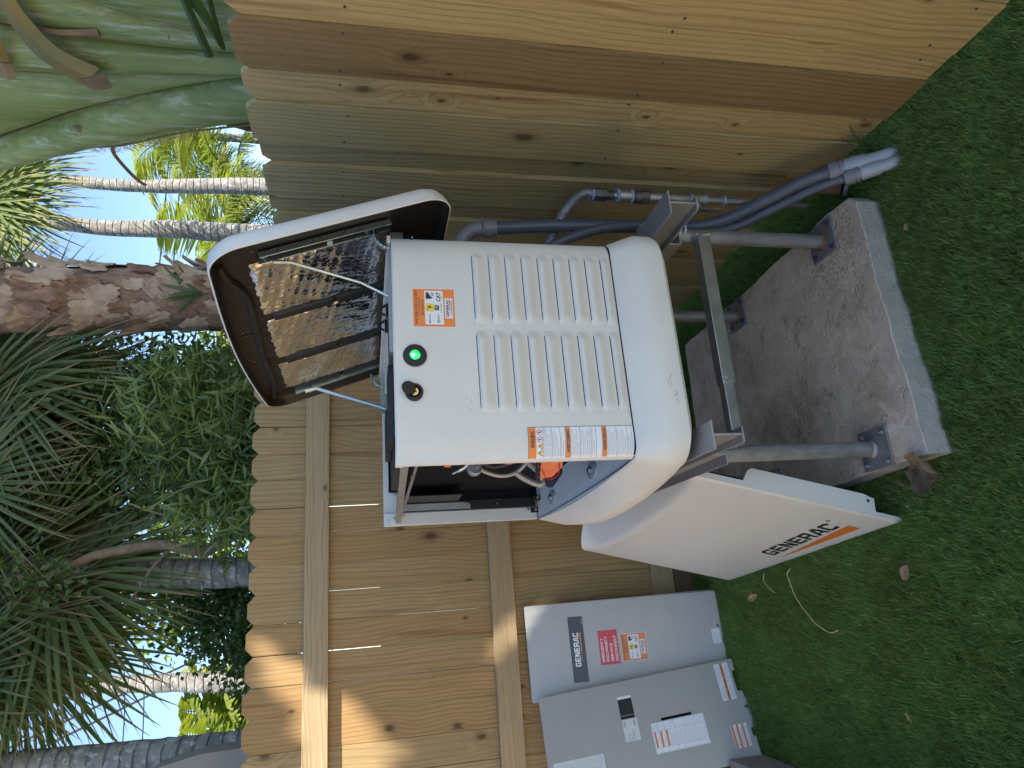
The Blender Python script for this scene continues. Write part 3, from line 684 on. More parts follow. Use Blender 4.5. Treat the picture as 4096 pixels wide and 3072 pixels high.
for c in ((.034, .258), (.018, .258)):
    poly(GF, [(c[0]-.0078, c[1]-.0062), (c[0]+.0078, c[1]-.0062), (c[0], c[1]+.0075)], .0011, M['ink'], ws, 'emblem')
    poly(GF, [(c[0]-.0062, c[1]-.0054), (c[0]+.0062, c[1]-.0054), (c[0], c[1]+.0056)], .0013, M['yellow'], ws, 'emblem')
    poly(GF, [(c[0]-.001, c[1]-.0045), (c[0]+.0015, c[1]-.0005), (c[0]-.0005, c[1]-.0005), (c[0]+.001, c[1]+.003)], .0015, M['ink'], ws, 'emblem')
lines = []
def para(z, ls, st=.0050):
    for i, s in enumerate(ls): lines.append((s, .010, z-i*st, min(.070, .00165*len(s)), .0027))
para(.2445, ['Risk of electric shock. No user serviceable', 'parts inside. The control panel for this', 'generator is intended to only be', 'serviced by qualified service personnel.'])
para(.2215, ['Explosion. Battery gases can cause', 'serious injury or death. Do not smoke,', 'or cause a spark in the battery', 'compartment.'], .0045)
para(.2000, ['Cancer and reproductive harm', 'www.P65Warnings.ca.gov'], .0045)
para(.1735, ['Risque de choc electrique. Aucune piece', "reparable par l'utilisateur. Le controle", 'pour ce generateur de moteur est', 'destine a etre utilise uniquement par un', 'personnel qualifie.'], .0046)
para(.1465, ['Explosion. Les gaz de la batterie peut', 'causer des blessures graves ou la mort.', 'Ne pas fumer, ne pas allumer une', 'allumette ou provoquer une etincelle a', 'proximite du compartiment de batterie.'], .0050)
para(.1175, ['Cancer et effet nocif sur la reproduction', 'www.P65Warnings.ca.gov'], .0045)
para(.0745, ['Riesgo de descarga electrica. No hay', 'partes que el usuario pueda reparar. El', 'panel para este generador de motor', 'destinado a ser operado solamente', 'por personal de servicio calificado.'], .0046)
para(.0475, ['Explosion de los gases de la bateria', 'pueden causar danos severos o la', 'muerte. No fume, ni encienda cerillos', 'o haga chispas en la vecindad de este', 'compartimento de baterias.'], .0050)
para(.0180, ['Cancer y danos reproductivos', 'www.P65Warnings.ca.gov'], .0045)
many(GF, lines, .0012, M['ink'], ws)

# indicator lamp and key lock
la = MB().disc((.278, -.0008, .566), (0, -1, 0), .0305, .004, 40); lo = build('indicator_lamp', la, M['black'], gen, smooth=True, bevel=.0015)
rg = MB(); prof = [(.0305, .003), (.029, .006), (.024, .0062), (.022, .004), (.0145, .004), (.0135, .009)]
rg.loft([[Vector((.278+r*cos(2*pi*k/40), -h, .566+r*sin(2*pi*k/40))) for k in range(40)] for r, h in prof]); build('bezel', rg, M['black'], lo, smooth=True)
dm = MB().loft([[Vector((.278+r*cos(2*pi*k/32), -h, .566+r*sin(2*pi*k/32))) for k in range(32)] for r, h in ((.0135, .006), (.0125, .009), (.009, .0112), (.004, .0122))], True, False, True); build('lens', dm, M['led'], lo, smooth=True)
dm = MB().loft([[Vector((.2755+r*cos(2*pi*k/20), -h, .5705+r*sin(2*pi*k/20))) for k in range(20)] for r, h in ((.0045, .0115), (.0035, .0128), (.001, .0132))], True, False, True); build('lens', dm, M['led_core'], lo, smooth=True)
lk = MB(); lk.loft([[Vector((.179+r*cos(2*pi*k/36), -h, .571+r*sin(2*pi*k/36))) for k in range(36)] for r, h in ((.0225, .000), (.0225, .009), (.0205, .0115), (.0165, .0115), (.0155, .006))], True); lko = build('key_lock', lk, M['black'], gen, smooth=True)
build('cylinder', MB().disc((.179, -.0015, .570), (0, -1, 0), .0155, .004, 28), M['matt_black'], lko); build('cylinder', MB().disc((.180, -.005, .571), (0, -1, 0), .0105, .003, 28), M['brass'], lko, smooth=True)
build('key_slot', MB().box(.1775, -.0086, .5655, .1815, -.0081, .577), M['ink'], lko)
cp = [Vector((.187+.0185*cos(t)*(1 if abs(cos(t)) < .8 else .95), -.0135-.004*sin(t), .5845+.0175*sin(t))) for t in [2*pi*k/24 for k in range(24)]]
build('dust_cap', MB().prism(cp, (0, -.004, .001)), M['black'], lko, bevel=.001)

# composite base ------------------------------------------------------
def rring(x0, x1, y0, y1, r, bow, z, n=8):
    pts = []
    for (cx, cy, s) in ((x1-r, y1-r, 0), (x0+r, y1-r, 1), (x0+r, y0+r, 2), (x1-r, y0+r, 3)):
        for j in range(n+1):
            t = (s+j/n)*pi/2; pts.append(Vector((cx+r*cos(t), cy+r*sin(t), z)))
        if s == 1:
            a = pts[-1]; b = Vector((x0, y0+r, z))
            for j in range(1, 20):
                q = j/20; p = a.lerp(b, q); p.x -= bow*sin(pi*q)**.8; pts.append(p)
    return pts
lv = [(-.003, .639, -.003, 1.128, .050, .012, .0), (-.007, .642, -.007, 1.132, .055, .015, -.003), (-.024, .663, -.037, 1.150, .078, .050, -.066),
      (-.0265, .6665, -.0405, 1.154, .082, .053, -.076), (-.027, .667, -.042, 1.155, .086, .054, -.122), (-.022, .662, -.040, 1.151, .09, .051, -.138), (-.008, .648, -.028, 1.14, .10, .045, -.150)]
bs = MB().loft([rring(*a) for a in lv], True, True, False)
build('base', bs, M['composite'], gen, smooth=True, ang=30)
sg = MB().loft([rring(-.001, .637, -.001, 1.126, .048, .008, .0052), rring(-.001, .637, -.001, 1.126, .048, .008, -.002)], True); build('gasket', sg, M['matt_black'], gen)
fl = MB(); fl.add(rring(.002, .632, .002, 1.12, .045, .018, -.004), [tuple(range(len(rring(.002, .632, .002, 1.12, .045, .018, -.004))))])
flo = build('floor_tray', fl, M['floor_metal'], gen)
lp = MB().loft([rring(-.0035, .6395, -.0035, 1.1285, .05, .0215, -.002), rring(-.001, .637, -.001, 1.126, .05, .0205, .0015), rring(.003, .634, .003, 1.123, .05, .019, -.0035)]); build('lip', lp, M['composite'], gen, smooth=True)
for (x, y) in ((.043, .372), (.044, .862)):
    pd = MB().loft([[Vector((x+a*cos(2*pi*k/24), y+b*sin(2*pi*k/24), z)) for k in range(24)] for a, b, z in ((.030, .052, -.0038), (.026, .044, .004), (.020, .034, .0055))], True, False, True)
    pdo = build('mounting_pad', pd, M['floor_metal'], flo, smooth=True)
    b = MB().disc((x, y, .0055), (0, 0, 1), .013, .002, 20); b.disc((x, y, .0075), (0, 0, 1), .009, .008, 6); build('bolt', b, M['zinc'], flo, bevel=.0007)
hl = MB()
for (x, y) in ((.030, .125), (.020, .385), (.035, 1.06)):
    hl.add([(x+.005*cos(2*pi*k/12), y+.010*sin(2*pi*k/12), -.0034) for k in range(12)], [tuple(range(12))])
build('hole', hl, M['ink'], flo, weld='noflip')
for (x, y) in ((.075, 1.045), (.035, 1.098)):
    fb = MB().box(x-.010, y-.006, -.003, x+.010, y+.010, .030); fo = build('foot_bracket', fb, M['black'], flo); build('bolt', MB().disc((x, y-.006, .012), (0, -1, 0), .006, .008, 6), M['brass'], flo)

# interior -------------------------------------------------------------
ib = MB(); ib.box(.125, .42, .0, .130, 1.10, .56); ib.box(.13, 1.085, .0, .62, 1.09, .60); ib.box(.30, .03, .0, .305, .43, .60); ib.box(.085, 1.092, .0, .60, 1.096, .56)
build('inner_bulkhead', ib, M['matt_black'], gen)
rb = MB(); rb.box(.050, 1.088, .01, .082, 1.094, .56); rb.box(.0822, .93, .33, .0842, 1.09, .56); build('inner_frame', rb, M['black'], gen)
s3 = MB(); s3.prism([(.078, 1.086, .56), (.078, 1.086, .30), (.072, 1.086, .28), (.052, 1.086, .28), (.052, 1.086, .56)], (0, -.002, 0)); build('inner_frame', s3, M['cast'], gen)
for (x, z) in ((.074, .36), (.066, .17)): build('bolt', MB().disc((x, 1.084, z), (0, -1, 0), .005, .006, 6), M['zinc'], gen)
ra = MB(); ra.prism([(.008, .045, .586), (.030, .045, .586), (.030, .045, .606), (.008, .045, .606)], (0, 1.05, -.030)); build('top_rail', ra, M['cast'], gen, bevel=.0008)
ra = MB(); ra.prism([(.035, 1.0, .548), (.045, 1.0, .548), (.045, 1.0, .556), (.035, 1.0, .556)], (.10, -.62, -.03)); build('brace', ra, M['cast'], gen)
for y in (.25, .62, .98): build('bolt', MB().disc((.0215, y, .565), (-1, 0, 0), .005, .005, 6), M['zinc'], gen)
# latch on the far panel
pl = MB().disc((.133, Dp-.0035, .575), (0, -1, 0), .026, .001, 30); plo = build('latch', pl, M['white'], gen)
build('nut', MB().disc((.133, Dp-.0045, .575), (0, -1, 0), .011, .006, 6), M['zinc'], plo)
lv2 = MB().prism([(.128, Dp-.012, .562), (.140, Dp-.012, .562), (.142, Dp-.012, .590), (.186, Dp-.012, .574), (.206, Dp-.012, .590), (.200, Dp-.012, .602), (.184, Dp-.012, .590), (.140, Dp-.012, .606), (.132, Dp-.012, .602)], (0, -.003, 0))
build('lever', lv2, M['zinc'], plo)
sk = MB().add([(.002, Dp-.0226, .612), (.030, Dp-.0226, .612), (.030, Dp-.0226, .598), (.022, Dp-.0226, .592), (.014, Dp-.0226, .598), (.002, Dp-.0226, .590)], [(0, 1, 2, 3, 4, 5)]); build('scuff', sk, M['galv'], farp, weld='noflip')
# engine pieces seen through the opening
arm = MB().tube(smooth_pts([(.062, .34, .372), (.046, .36, .335), (.036, .37, .29), (.042, .37, .250), (.058, .36, .225), (.085, .34, .20)], 5), .007, 10)
arm.tube(smooth_pts([(.044, .37, .245), (.026, .38, .215), (.010, .39, .175), (.016, .39, .155)], 4), [.010]*9+[.012]*4, 10); arm.tube([(.016, .39, .158), (.05, .38, .175), (.075, .36, .21)], .009, 10)
ao = build('engine_bracket', arm, M['cast'], gen, smooth=True)
bo = MB().loft([[Vector((.056+r*cos(2*pi*k/28), y, .374+r*sin(2*pi*k/28))) for k in range(28)] for r, y in ((.022, .36), (.022, .335), (.017, .332), (.015, .338), (.004, .338))], True, True, True); build('boss', bo, M['cast'], ao, smooth=True)
build('spring_tab', MB().tube(smooth_pts([(.085, .30, .385), (.062, .33, .40), (.050, .34, .422), (.044, .35, .440)], 4), [.006]*9+[.004]*4, 8), M['zinc'], gen, smooth=True)
build('hose', MB().tube(smooth_pts([(.075, .33, .36), (.060, .34, .325), (.063, .33, .29), (.085, .30, .275)], 5), .0075, 10), M['black'], gen, smooth=True)
fb = MB(); fb.loft([[Vector((.15+r*cos(2*pi*k/36)*.8, y, .29+r*sin(2*pi*k/36))) for k in range(36)] for r, y in ((.10, .42), (.11, .36), (.10, .33), (.06, .32))], True, True, True); build('fan_housing', fb, M['black'], gen, smooth=True)
oc = MB().loft([[Vector(p) for p in q] for q in ([(.075, .27, .215), (.10, .27, .215), (.10, .27, .118), (.075, .27, .118)], [(.045, .30, .200), (.10, .30, .200), (.10, .30, .112), (.040, .30, .115)], [(.012, .33, .178), (.05, .34, .185), (.05, .34, .135), (.016, .33, .142)])], True, True, True)
oo = build('battery_boot', oc, M['orange_plastic'], gen, bevel=.004)
build('corrugated_hose', MB().tube([(.080-.0062*i, .262+.006*i, .194-.0003*i) for i in range(12)], [.0085 if i % 2 else .0065 for i in range(12)], 12), M['black'], oo)
build('wire', MB().tube(smooth_pts([(.03, .30, .178), (.012, .31, .168), (.008, .31, .150), (.022, .30, .130), (.05, .29, .128)], 5), .0015, 6), M['red_ink'], oo, smooth=True)
build('connector', MB().box(.060, .31, .262, .085, .33, .284), M['orange_plastic'], gen, bevel=.003); build('connector', MB().box(.055, .30, .448, .085, .32, .468), M['orange_plastic'], gen, bevel=.003)
build('fuel_pipe', MB().tube([(.02, .42, .13), (.06, .46, .09), (.12, .5, .08)], .02, 16), M['black'], gen, smooth=True)
# top frame seen over the panel edge
tf = MB(); tf.box(.02, .030, .595, .60, .46, .615); tf.box(.09, .12, .615, .30, .24, .630); tf.box(.10, .30, .6152, .23, .42, .632); build('top_deck', tf, M['black'], gen, bevel=.002)
fn = MB()
for i in range(26): fn.box(.31+i*.0085, .06, .6152, .314+i*.0085, .085, .627)
build('cooling_fins', fn, M['fitting'], gen)
fn = MB(); fn.box(.30, .03, .6155, .62, .042, .628); build('top_frame', fn, M['cast'], gen)
tr2 = MB(); tr2.box(Wd-.020, .02, Ht+.0005, Wd+.003, Dp, Ht+.010); tr2.box(Wd-.020, .08, .56, Wd-.018, Dp, Ht); build('side_channel', tr2, M['white'], gen, bevel=.001)
tr3 = MB(); tr3.box(.50, .93, .56, Wd-.021, .97, .612); tr3.box(.40, .97, .58, Wd-.021, Dp-.004, .585); build('inner_frame', tr3, M['white'], gen, bevel=.001)
cl = MB()
for y in (.40, .52): cl.tube([(.610, y, .622), (.600, y, .638), (.590, y+.01, .640), (.580, y+.01, .625)], .004, 8); cl.box(.575, y-.01, .60, .612, y+.02, .622)
build('clip', cl, M['black'], gen)

# ---------------------------------------------------------------- lid
H0 = Vector((.745, 0, .50)); U = Vector((-.331, 0, .9436)); Wn = Vector((-.9436, 0, -.331))
def LP(u, y, w): return H0+U*u+Vector((0, 1, 0))*y+Wn*w
def lring(inset, w, n=8, r=.085):
    pts = []; u0, u1, y0, y1 = -.030+inset, .615-inset, -.092+inset, 1.150-inset; r = max(.02, r-inset)
    for (cu, cy, s) in ((u1-r, y1-r, 0), (u0+r, y1-r, 1), (u0+r, y0+r, 2), (u1-r, y0+r, 3)):
        for j in range(n+1): t = (s+j/n)*pi/2; pts.append((cu+r*cos(t), cy+r*sin(t)))
        if s == 3 or s == 1:
            a = pts[-1]; b = (a[0], y1-r) if s == 3 else (a[0], y0+r)
            for j in range(1, 16): q = j/16; pts.append((a[0], a[1]+(b[1]-a[1])*q))
    out = []
    for (u, y) in pts:
        q = (y-y0)/(y1-y0); k = max(0, (u-.3)/(.315-inset))
        out.append(LP(u+.030*sin(pi*max(0, min(1, q)))*min(1, k), y, w))
    return out
sh = MB().loft([lring(.004, .052), lring(.0, .050), lring(.003, .030), lring(.012, .010), lring(.03, -.004), lring(.09, -.014), lring(.2, -.018)], True, False, True)
lid = build('lid', sh, M['white'], gen, smooth=True, ang=60)
inn = MB().loft([lring(.0041, .0522), lring(.009, .050), lring(.012, .030), lring(.030, .018), lring(.06, .016)], True, False, True)
lin = build('lid_liner', inn, M['brown_plastic'], lid, smooth=True, ang=60)
rib = MB().tube(smooth_pts([LP(.591, .02, .020), LP(.587, .087, .02), LP(.563, .165, .02), LP(.551, .252, .02), LP(.557, .414, .02), LP(.566, .60, .02), LP(.567, .748, .02), LP(.566, .95, .02), LP(.585, 1.09, .02)], 5), .012, 8)
build('gasket', rib, M['brown_plastic'], lid, smooth=True)
def foil(u0, u1, y0, y1, seed):
    rz = random.Random(seed); ph = [rz.uniform(0, 6) for _ in range(12)]
    def f(a, b):
        u = u0+(u1-u0)*a; y = y0+(y1-y0)*b; e = min(a, 1-a, b, 1-b)
        h = .004+.0025*sin(19*a+7*b+ph[0])*sin(13*b+ph[1])+.0014*sin(55*a+31*b+ph[2])*sin(47*b-23*a+ph[3])+.0008*sin(120*a+ph[4])*sin(97*b+40*a+ph[5])+0
        jag = .0022*(sin(20*b+ph[6])+sin(47*b+ph[8])) if a in (0, 1) else .0022*(sin(23*a+ph[7])+sin(51*a+ph[9])) if b in (0, 1) else 0
        return LP(u+jag, y, .017+h*min(1, e*25))
    return MB().grid(f, 60, 44)
build('foil_pad', foil(.14, .523, .060, .370, 1), M['foil'], lid, smooth=True, ang=180)
build('foil_pad', foil(.14, .523, .415, .730, 2), M['foil'], lid, smooth=True, ang=180)
build('foil_pad', foil(.145, .528, .785, 1.050, 3), M['foil'], lid, smooth=True, ang=180)
for (y0, y1) in ((.372, .412), (.732, .782), (1.052, 1.09), (.028, .056)):
    for (ua, ub) in ((.13, .30), (.31, .50)):
        fr = MB().loft([[LP(ua, y0, .0165), LP(ub, y0, .0165), LP(ub, y1, .0165), LP(ua, y1, .0165)], [LP(ua+.004, y0+.004, .027), LP(ub-.004, y0+.004, .027), LP(ub-.004, y1-.004, .027), LP(ua+.004, y1-.004, .027)]], True, False, True)
        build('retainer_strip', fr, M['black'], lid)
cb = MB()
for i in range(14):
    y = .10+i*.072; cb.tube([LP(.528, y, .0165), LP(.545, y, .0165)], .0035, 6)
build('rib', cb, M['brown_plastic'], lid)
sm = MB()
for y in (.465, .71): sm.tube([LP(.545, y, .0165), LP(.635, y, .019)], .0012, 6)
build('seam', sm, M['matt_black'], lid)
for (u, y) in ((.60, .452), (.585, .456), (.57, .462), (.60, .70), (.585, .704), (.57, .708), (.595, .478), (.505, .0)): build('rivet', MB().disc(LP(u, y, .0165), Wn, .003, .0015, 8), M['zinc'], lid)
def channel(y, ua, ub, hw):
    c = MB()
    a = [LP(ua, y-hw, .020), LP(ua, y+hw, .020), LP(ua, y+hw, .030), LP(ua, y+hw-.003, .030), LP(ua, y+hw-.003, .0225), LP(ua, y-hw+.003, .0225), LP(ua, y-hw+.003, .038), LP(ua, y-hw, .038)]
    c.prism(a, U*(ub-ua)); return c
c1 = build('hinge_channel', channel(.027, .135, .492, .024), M['zinc'], lid, bevel=.0008); c2 = build('hinge_channel', channel(1.10, .135, .50, .018), M['zinc'], lid, bevel=.0008)
for (u, y, p) in ((.48, .022, c1), (.205, .022, c1), (.47, 1.095, c2)):
    b = MB().disc(LP(u, y, .0225), Wn, .009, .002, 16); b.disc(LP(u, y, .0245), Wn, .007, .006, 6); b.disc(LP(u, y, .0305), Wn, .003, .008, 8); build('bolt', b, M['zinc'], lid)
r1 = MB().tube([LP(.462, .030, .042), LP(.42, .045, .048), Vector((.545, .12, .70)), Vector((.505, .118, .628)), Vector((.502, .115, .60))], [.006, .0045, .004, .004, .003], 10); build('stay_rod', r1, M['zinc'], lid, smooth=True)
r2 = MB().tube([LP(.464, 1.058, .05), LP(.42, 1.055, .055), Vector((.455, 1.0, .625)), Vector((.440, .995, .60))], [.010, .008, .0065, .005], 10); build('stay_rod', r2, M['zinc'], lid, smooth=True)
def hook(y, cx, cz, R):
    h = MB(); pts = []
    for k in range(15):
        t = radians(-10+k*13); pts.append(Vector((cx-R*sin(t), y, cz+R*cos(t))))
    for a, b in zip(pts[:-1], pts[1:]):
        h.add([a+Vector((0, -.012, 0)), b+Vector((0, -.012, 0)), b+Vector((0, .012, 0)), a+Vector((0, .012, 0))], [(0, 1, 2, 3)])
    o = [Vector((p.x, y+.012, p.z)) for p in pts]; i = [Vector((cx+(p.x-cx)*.62, y+.012, cz+(p.z-cz)*.62)) for p in pts]
    h.loft([o, i], closed=False); return h
hk = build('hinge_hook', hook(.03, .650, .612, .052), M['zinc'], lid, smooth=True); md = hk.modifiers.new('thick', 'SOLIDIFY'); md.thickness = .002
hk = build('hinge_hook', hook(1.04, .60, .615, .050), M['zinc'], lid, smooth=True); md = hk.modifiers.new('thick', 'SOLIDIFY'); md.thickness = .002
build('hinge_plate', MB().box(.44, 1.035, .585, .60, 1.038, .628), M['zinc'], lid)
build('hinge_plate', MB().box(.56, .040, .585, .66, .043, .622), M['zinc'], lid)

# scuff marks on the casing
rz = random.Random(12)
for (cx, cz, yy, n_) in ((.195, -.10, -.0428, 6), (.145, -.118, -.0428, 5), (.118, .004, -.0009, 3), (.155, .43, -.0009, 3)):
    sf = MB()
    for i in range(n_):
        x = cx+rz.gauss(0, .010); z = cz+rz.gauss(0, .007); a = rz.uniform(-.6, .6); L = rz.uniform(.003, .010); w = rz.uniform(.0004, .0010); d = Vector((cos(a), 0, sin(a)))*L; s_ = Vector((-sin(a), 0, cos(a)))*w; c_ = Vector((x, yy, z))
        sf.add([c_-d, c_-s_, c_+d, c_+s_], [(0, 1, 2, 3)])
    build('scuff', sf, M['fitting'], gen, weld='noflip', kind='stuff')

# ================================================================ REMOVED DOOR
DN = Vector((.134, 2.046, 0)); door = thing('generator_door', DN, 'cream removed generator door with black wordmark, leaning upright from the turf against the stand', 'door panel')
DF = Frame(DN, (-.1248, .9922, 0), (.2557, .0322, .9662), (-.9587, -.1206, .2577))      # a: far along the turf, b: up the door, n: outer side
def door_h(a, b):       # outer face relief: pressed scoop along the upper edge
    m = max(0, 1-abs((a-.60)/.60)**3.0); lim = .715-.055*m
    t = max(0, b-lim); s_ = min(t, .02); return -(s_*s_/.04*1.3+max(0, t-.02)*1.3)*min(1, max(0, m)*2.5)+.003*math.exp(-((b-lim+.012)/.014)**2)*m
dm = MB(); NU, NV = 80, 60
def dface(u, v):
    a = -.02+1.252*u; top = .752+.070*sin(pi*min(1, max(0, u*.8+.12)))**.8; top -= .045*max(0, (a-1.12)/.11)**2.5; b = -.012+(top+.012)*v
    e = min((a+.02)/.012, (1.232-a)/.012, 1); ed = -(1-e)**2*.010 if e < 1 else 0
    return DF.p(a, b, door_h(a, b)+ed)
dm.grid(dface, NU, NV)
dsk = build('skin', dm, M['white'], door, smooth=True, ang=180)
# near edge flange with the long cut-out and the screw tab
fl = MB()
prof = [(.737, .0), (.742, -.050), (.700, -.052), (.694, -.020), (.560, -.020), (.545, -.058), (.53, -.070), (.120, -.068), (.105, -.063), (.085, -.060), (.082, -.014), (-.01, -.013), (-.012, -.001)]
fl.add([DF.p(-.0205, b, w) for b, w in prof], [tuple(range(len(prof)))])
fl.add([DF.p(-.0185, b, w) for b, w in prof], [tuple(range(len(prof)))])
build('flange', fl, M['white'], door, weld='noflip')
fl = MB(); fl.box(0, 0, 0, 1, 1, 1); fl.v = [DF.p(-.018+(.020)*v.x, -.010+.72*v.y, -.050-.02*v.z) for v in fl.v]
ins = MB(); ins.box(0, 0, 0, 1, 1, 1); ins.v = [DF.p(.02+1.18*v.x, .03+.64*v.y, -.012-.030*v.z) for v in ins.v]; build('insulation', ins, M['matt_black'], door)
fl = MB(); fl.box(0, 0, 0, 1, 1, 1); fl.v = [DF.p(1.228+.003*v.x, -.010+.74*v.y, -.045*v.z-.004) for v in fl.v]; build('flange', fl, M['white'], door)
sc = MB().disc(DF.p(-.0205, .722, -.030), -DF.ex, .009, .0015, 18); sc.disc(DF.p(-.022, .722, -.030), -DF.ex, .0065, .003, 12); build('screw', sc, M['zinc'], door)
build('hole', MB().disc(DF.p(-.0206, .108, -.047), -DF.ex, .0055, .0004, 12), M['ink'], door)
DT = Frame(DF.p(.652, 0, 0), -DF.ex, DF.ey, DF.n)
# heavy wordmark drawn letter by letter
def wordmark(F, a0, b0, w, h, hh, mat, parent, slant=0.0):
    t = .20; G = {
     'G': ['OUT', [(1, 1-t), (1, 1-.04), (.9, 1), (.12, 1), (0, .85), (0, .15), (.12, 0), (.88, 0), (1, .15), (1, .56), (.52, .56), (.52, .40), (.72, .40), (.72, t), (.28, t), (.28, 1-t)]],
     'E': ['OUT', [(0, 0), (1, 0), (1, t), (.30, t), (.30, .40), (.90, .40), (.90, .60), (.30, .60), (.30, 1-t), (1, 1-t), (1, 1), (0, 1)]],
     'N': ['OUT', [(0, 0), (.27, 0), (.27, .62), (.70, 0), (1, 0), (1, 1), (.73, 1), (.73, .38), (.30, 1), (0, 1)]],
     'C': ['OUT', [(1, 1-t-.1), (1, .85), (.88, 1), (.12, 1), (0, .85), (0, .15), (.12, 0), (.88, 0), (1, .15), (1, t+.1), (.72, t+.1), (.72, t), (.28, t), (.28, 1-t), (.72, 1-t), (.72, 1-t-.1)]]}
    adv = .134; gw = .122; mb = MB()
    def quad2(i, pts):
        x0 = i*(1-gw)/6.0; mb.add([F.p(a0+w*(x0+gw*x)+slant*y*h, b0+h*y, hh) for x, y in pts], [tuple(range(len(pts)))])
    def strip(i, path_out): quad2(i, path_out)
    # each letter as convex pieces
    def rect(i, x0, y0, x1, y1): quad2(i, [(x0, y0), (x1, y0), (x1, y1), (x0, y1)])
    for i, ch in enumerate('GENERAC'):
        if ch in 'GC':
            quad2(i, [(0, .16), (.12, .0), (.28, 0), (.28, 1), (.12, 1), (0, .84)]); rect(i, .28, 1-t, .72, 1); rect(i, .28, 0, .72, t)
            quad2(i, [(.72, 1-t-.08), (1, 1-t-.08), (1, .84), (.88, 1), (.72, 1)])
            if ch == 'G': quad2(i, [(.72, 0), (.88, 0), (1, .16), (1, .55), (.72, .55)]); rect(i, .52, .37, .72, .55)
            else: quad2(i, [(.72, 0), (.88, 0), (1, .16), (1, t+.08), (.72, t+.08)])
        elif ch == 'E': rect(i, 0, 0, .30, 1); rect(i, .30, 0, 1, t); rect(i, .30, .40, .92, .60); rect(i, .30, 1-t, 1, 1)
        elif ch == 'N': rect(i, 0, 0, .27, 1); rect(i, .73, 0, 1, 1); quad2(i, [(.27, .62), (.27, 1), (.30, 1), (.73, .38), (.73, 0), (.70, 0)])
        elif ch == 'R': rect(i, 0, 0, .28, 1); rect(i, .28, 1-t, .72, 1); rect(i, .28, .36, .72, .54); quad2(i, [(.72, .36), (.86, .36), (1, .48), (1, .86), (.88, 1), (.72, 1)]); quad2(i, [(.66, .36), (.92, .36), (1.0, 0), (.72, 0)])
        elif ch == 'A': quad2(i, [(-.08, 0), (.20, 0), (.58, .86), (.58, 1), (.36, 1)]); quad2(i, [(.80, 0), (1.08, 0), (.82, 1), (.58, 1), (.58, .86), (.60, .70)]); rect(i, .24, .20, .84, .36)
    return build('lettering', mb, mat, parent, weld='noflip')
DT2 = Frame(DF.p(.652, .068, 0), -DF.ex*cos(.050)+DF.ey*sin(.050), DF.ey*cos(.050)+DF.ex*sin(.050), DF.n)
wordmark(DT2, 0, .002, .500, .064, .0012, M['ink'], door, .08)
ringm(DT, (.532, .166), .0065, .0085, .0012, M['ink'], door); many(DT, [('R', .5290, .1625, .006, .007)], .0012, M['ink'], door, .02)
poly(DT, [(-.012, .034), (.526, .039), (.528, .086)], .0012, M['swoosh'], door, 'swoosh')

# ================================================================ GREY ENCLOSURE COVERS
P1 = Vector((-.064, 3.422, 0)); p1 = thing('enclosure_cover', P1, 'blue-grey steel cover with dark nameplate and red sticker leaning on the fence rail', 'panel')
F1 = Frame(P1, (-.9977, -.0682, 0), (-.0137, .201, .9795), (.0668, -.9772, .2015))
def panelmesh(F, pts, th=.018, depth=.001):
    mb = MB(); mb.prism([F.p(a, b, 0) for a, b in pts], -F.n*.0015)
    return mb
sh1 = MB(); sh1.prism([F1.p(a, b, 0) for a, b in ((.002, -.01), (.450, -.01), (.452, .982), (.446, .988), (.002, .988), (-.004, .982))], -F1.n*.0015)
build('skin', sh1, M['panel_grey2'], p1, bevel=.0006)
for (a0, b0, a1, b1) in ((-.004, 0, -.002, .98), (.450, 0, .452, .98), (-.004, .9865, .452, .988)):
    r = MB().box(0, 0, 0, 1, 1, 1); r.v = [F1.p(a0+(a1-a0)*v.x, b0+(b1-b0)*v.y, -.0016-.022*v.z) for v in r.v]; build('flange', r, M['panel_grey2'], p1)
TF1 = Frame(F1.p(0, 0, 0), F1.ex, F1.ey, F1.n)
def mir(F, a): return Frame(F.p(a, 0, 0), -F.ex, F.ey, F.n)   # reads left to right for the viewer
R1 = mir(F1, .452)
np_ = quad(R1, .074, .695, .385, .771, .0010, M['navy'], p1, 'nameplate', r=.005)
wordmark(R1, .147, .725, .160, .028, .0016, M['white_ink'], np_)
poly(R1, [(.147, .7165), (.307, .7125), (.307, .720)], .0016, M['swoosh'], np_, 'swoosh')
many(R1, [('GENERAC', .345, .699, .030, .0030)], .0016, M['white_ink'], np_)
rs = quad(R1, .143, .527, .306, .626, .0010, M['red'], p1, 'red_sticker')
many(R1, [('EMERGENCY', .158, .604, .112, .013), ('DISCONNECT', .158, .582, .120, .013), ('SERVICE', .158, .558, .085, .013), ('DISCONNECT', .158, .535, .120, .013)], .0016, M['white_ink'], rs, .01)
dealer_sticker(R1, .151, .384, .131, .131, p1, M['orange_gloss'])
sl_ = quad(R1, .196, .004, .266, .046, .0010, M['label_white'], p1, 'label', r=.003)
def fineprint(F, a0, b0, a1, b1, rows, hh, parent, seed, h=.0022, gap=0, txt=None):
    rz = random.Random(seed); W = txt or 'WARNING HAZARD OF ELECTRIC SHOCK AUTOMATIC TRANSFER SWITCH TURN OFF SUPPLY BEFORE SERVICING'.split(); it = []
    for i in range(rows):
        y = b1-(i+1)*(b1-b0)/rows+h*.2; s = ''
        while len(s) < 26: s += rz.choice(W).lower()+' '
        s = s.strip(); L = (a1-a0)*rz.uniform(.72, .98); it.append((s, a0, y, L, h))
    return many(F, it, hh, M['ink'], parent)
fineprint(R1, .199, .006, .263, .044, 7, .0016, sl_, 3)
build('hole', MB().disc(F1.p(.172, .008, .0003), F1.n, .006, .0003, 14), M['ink'], p1)

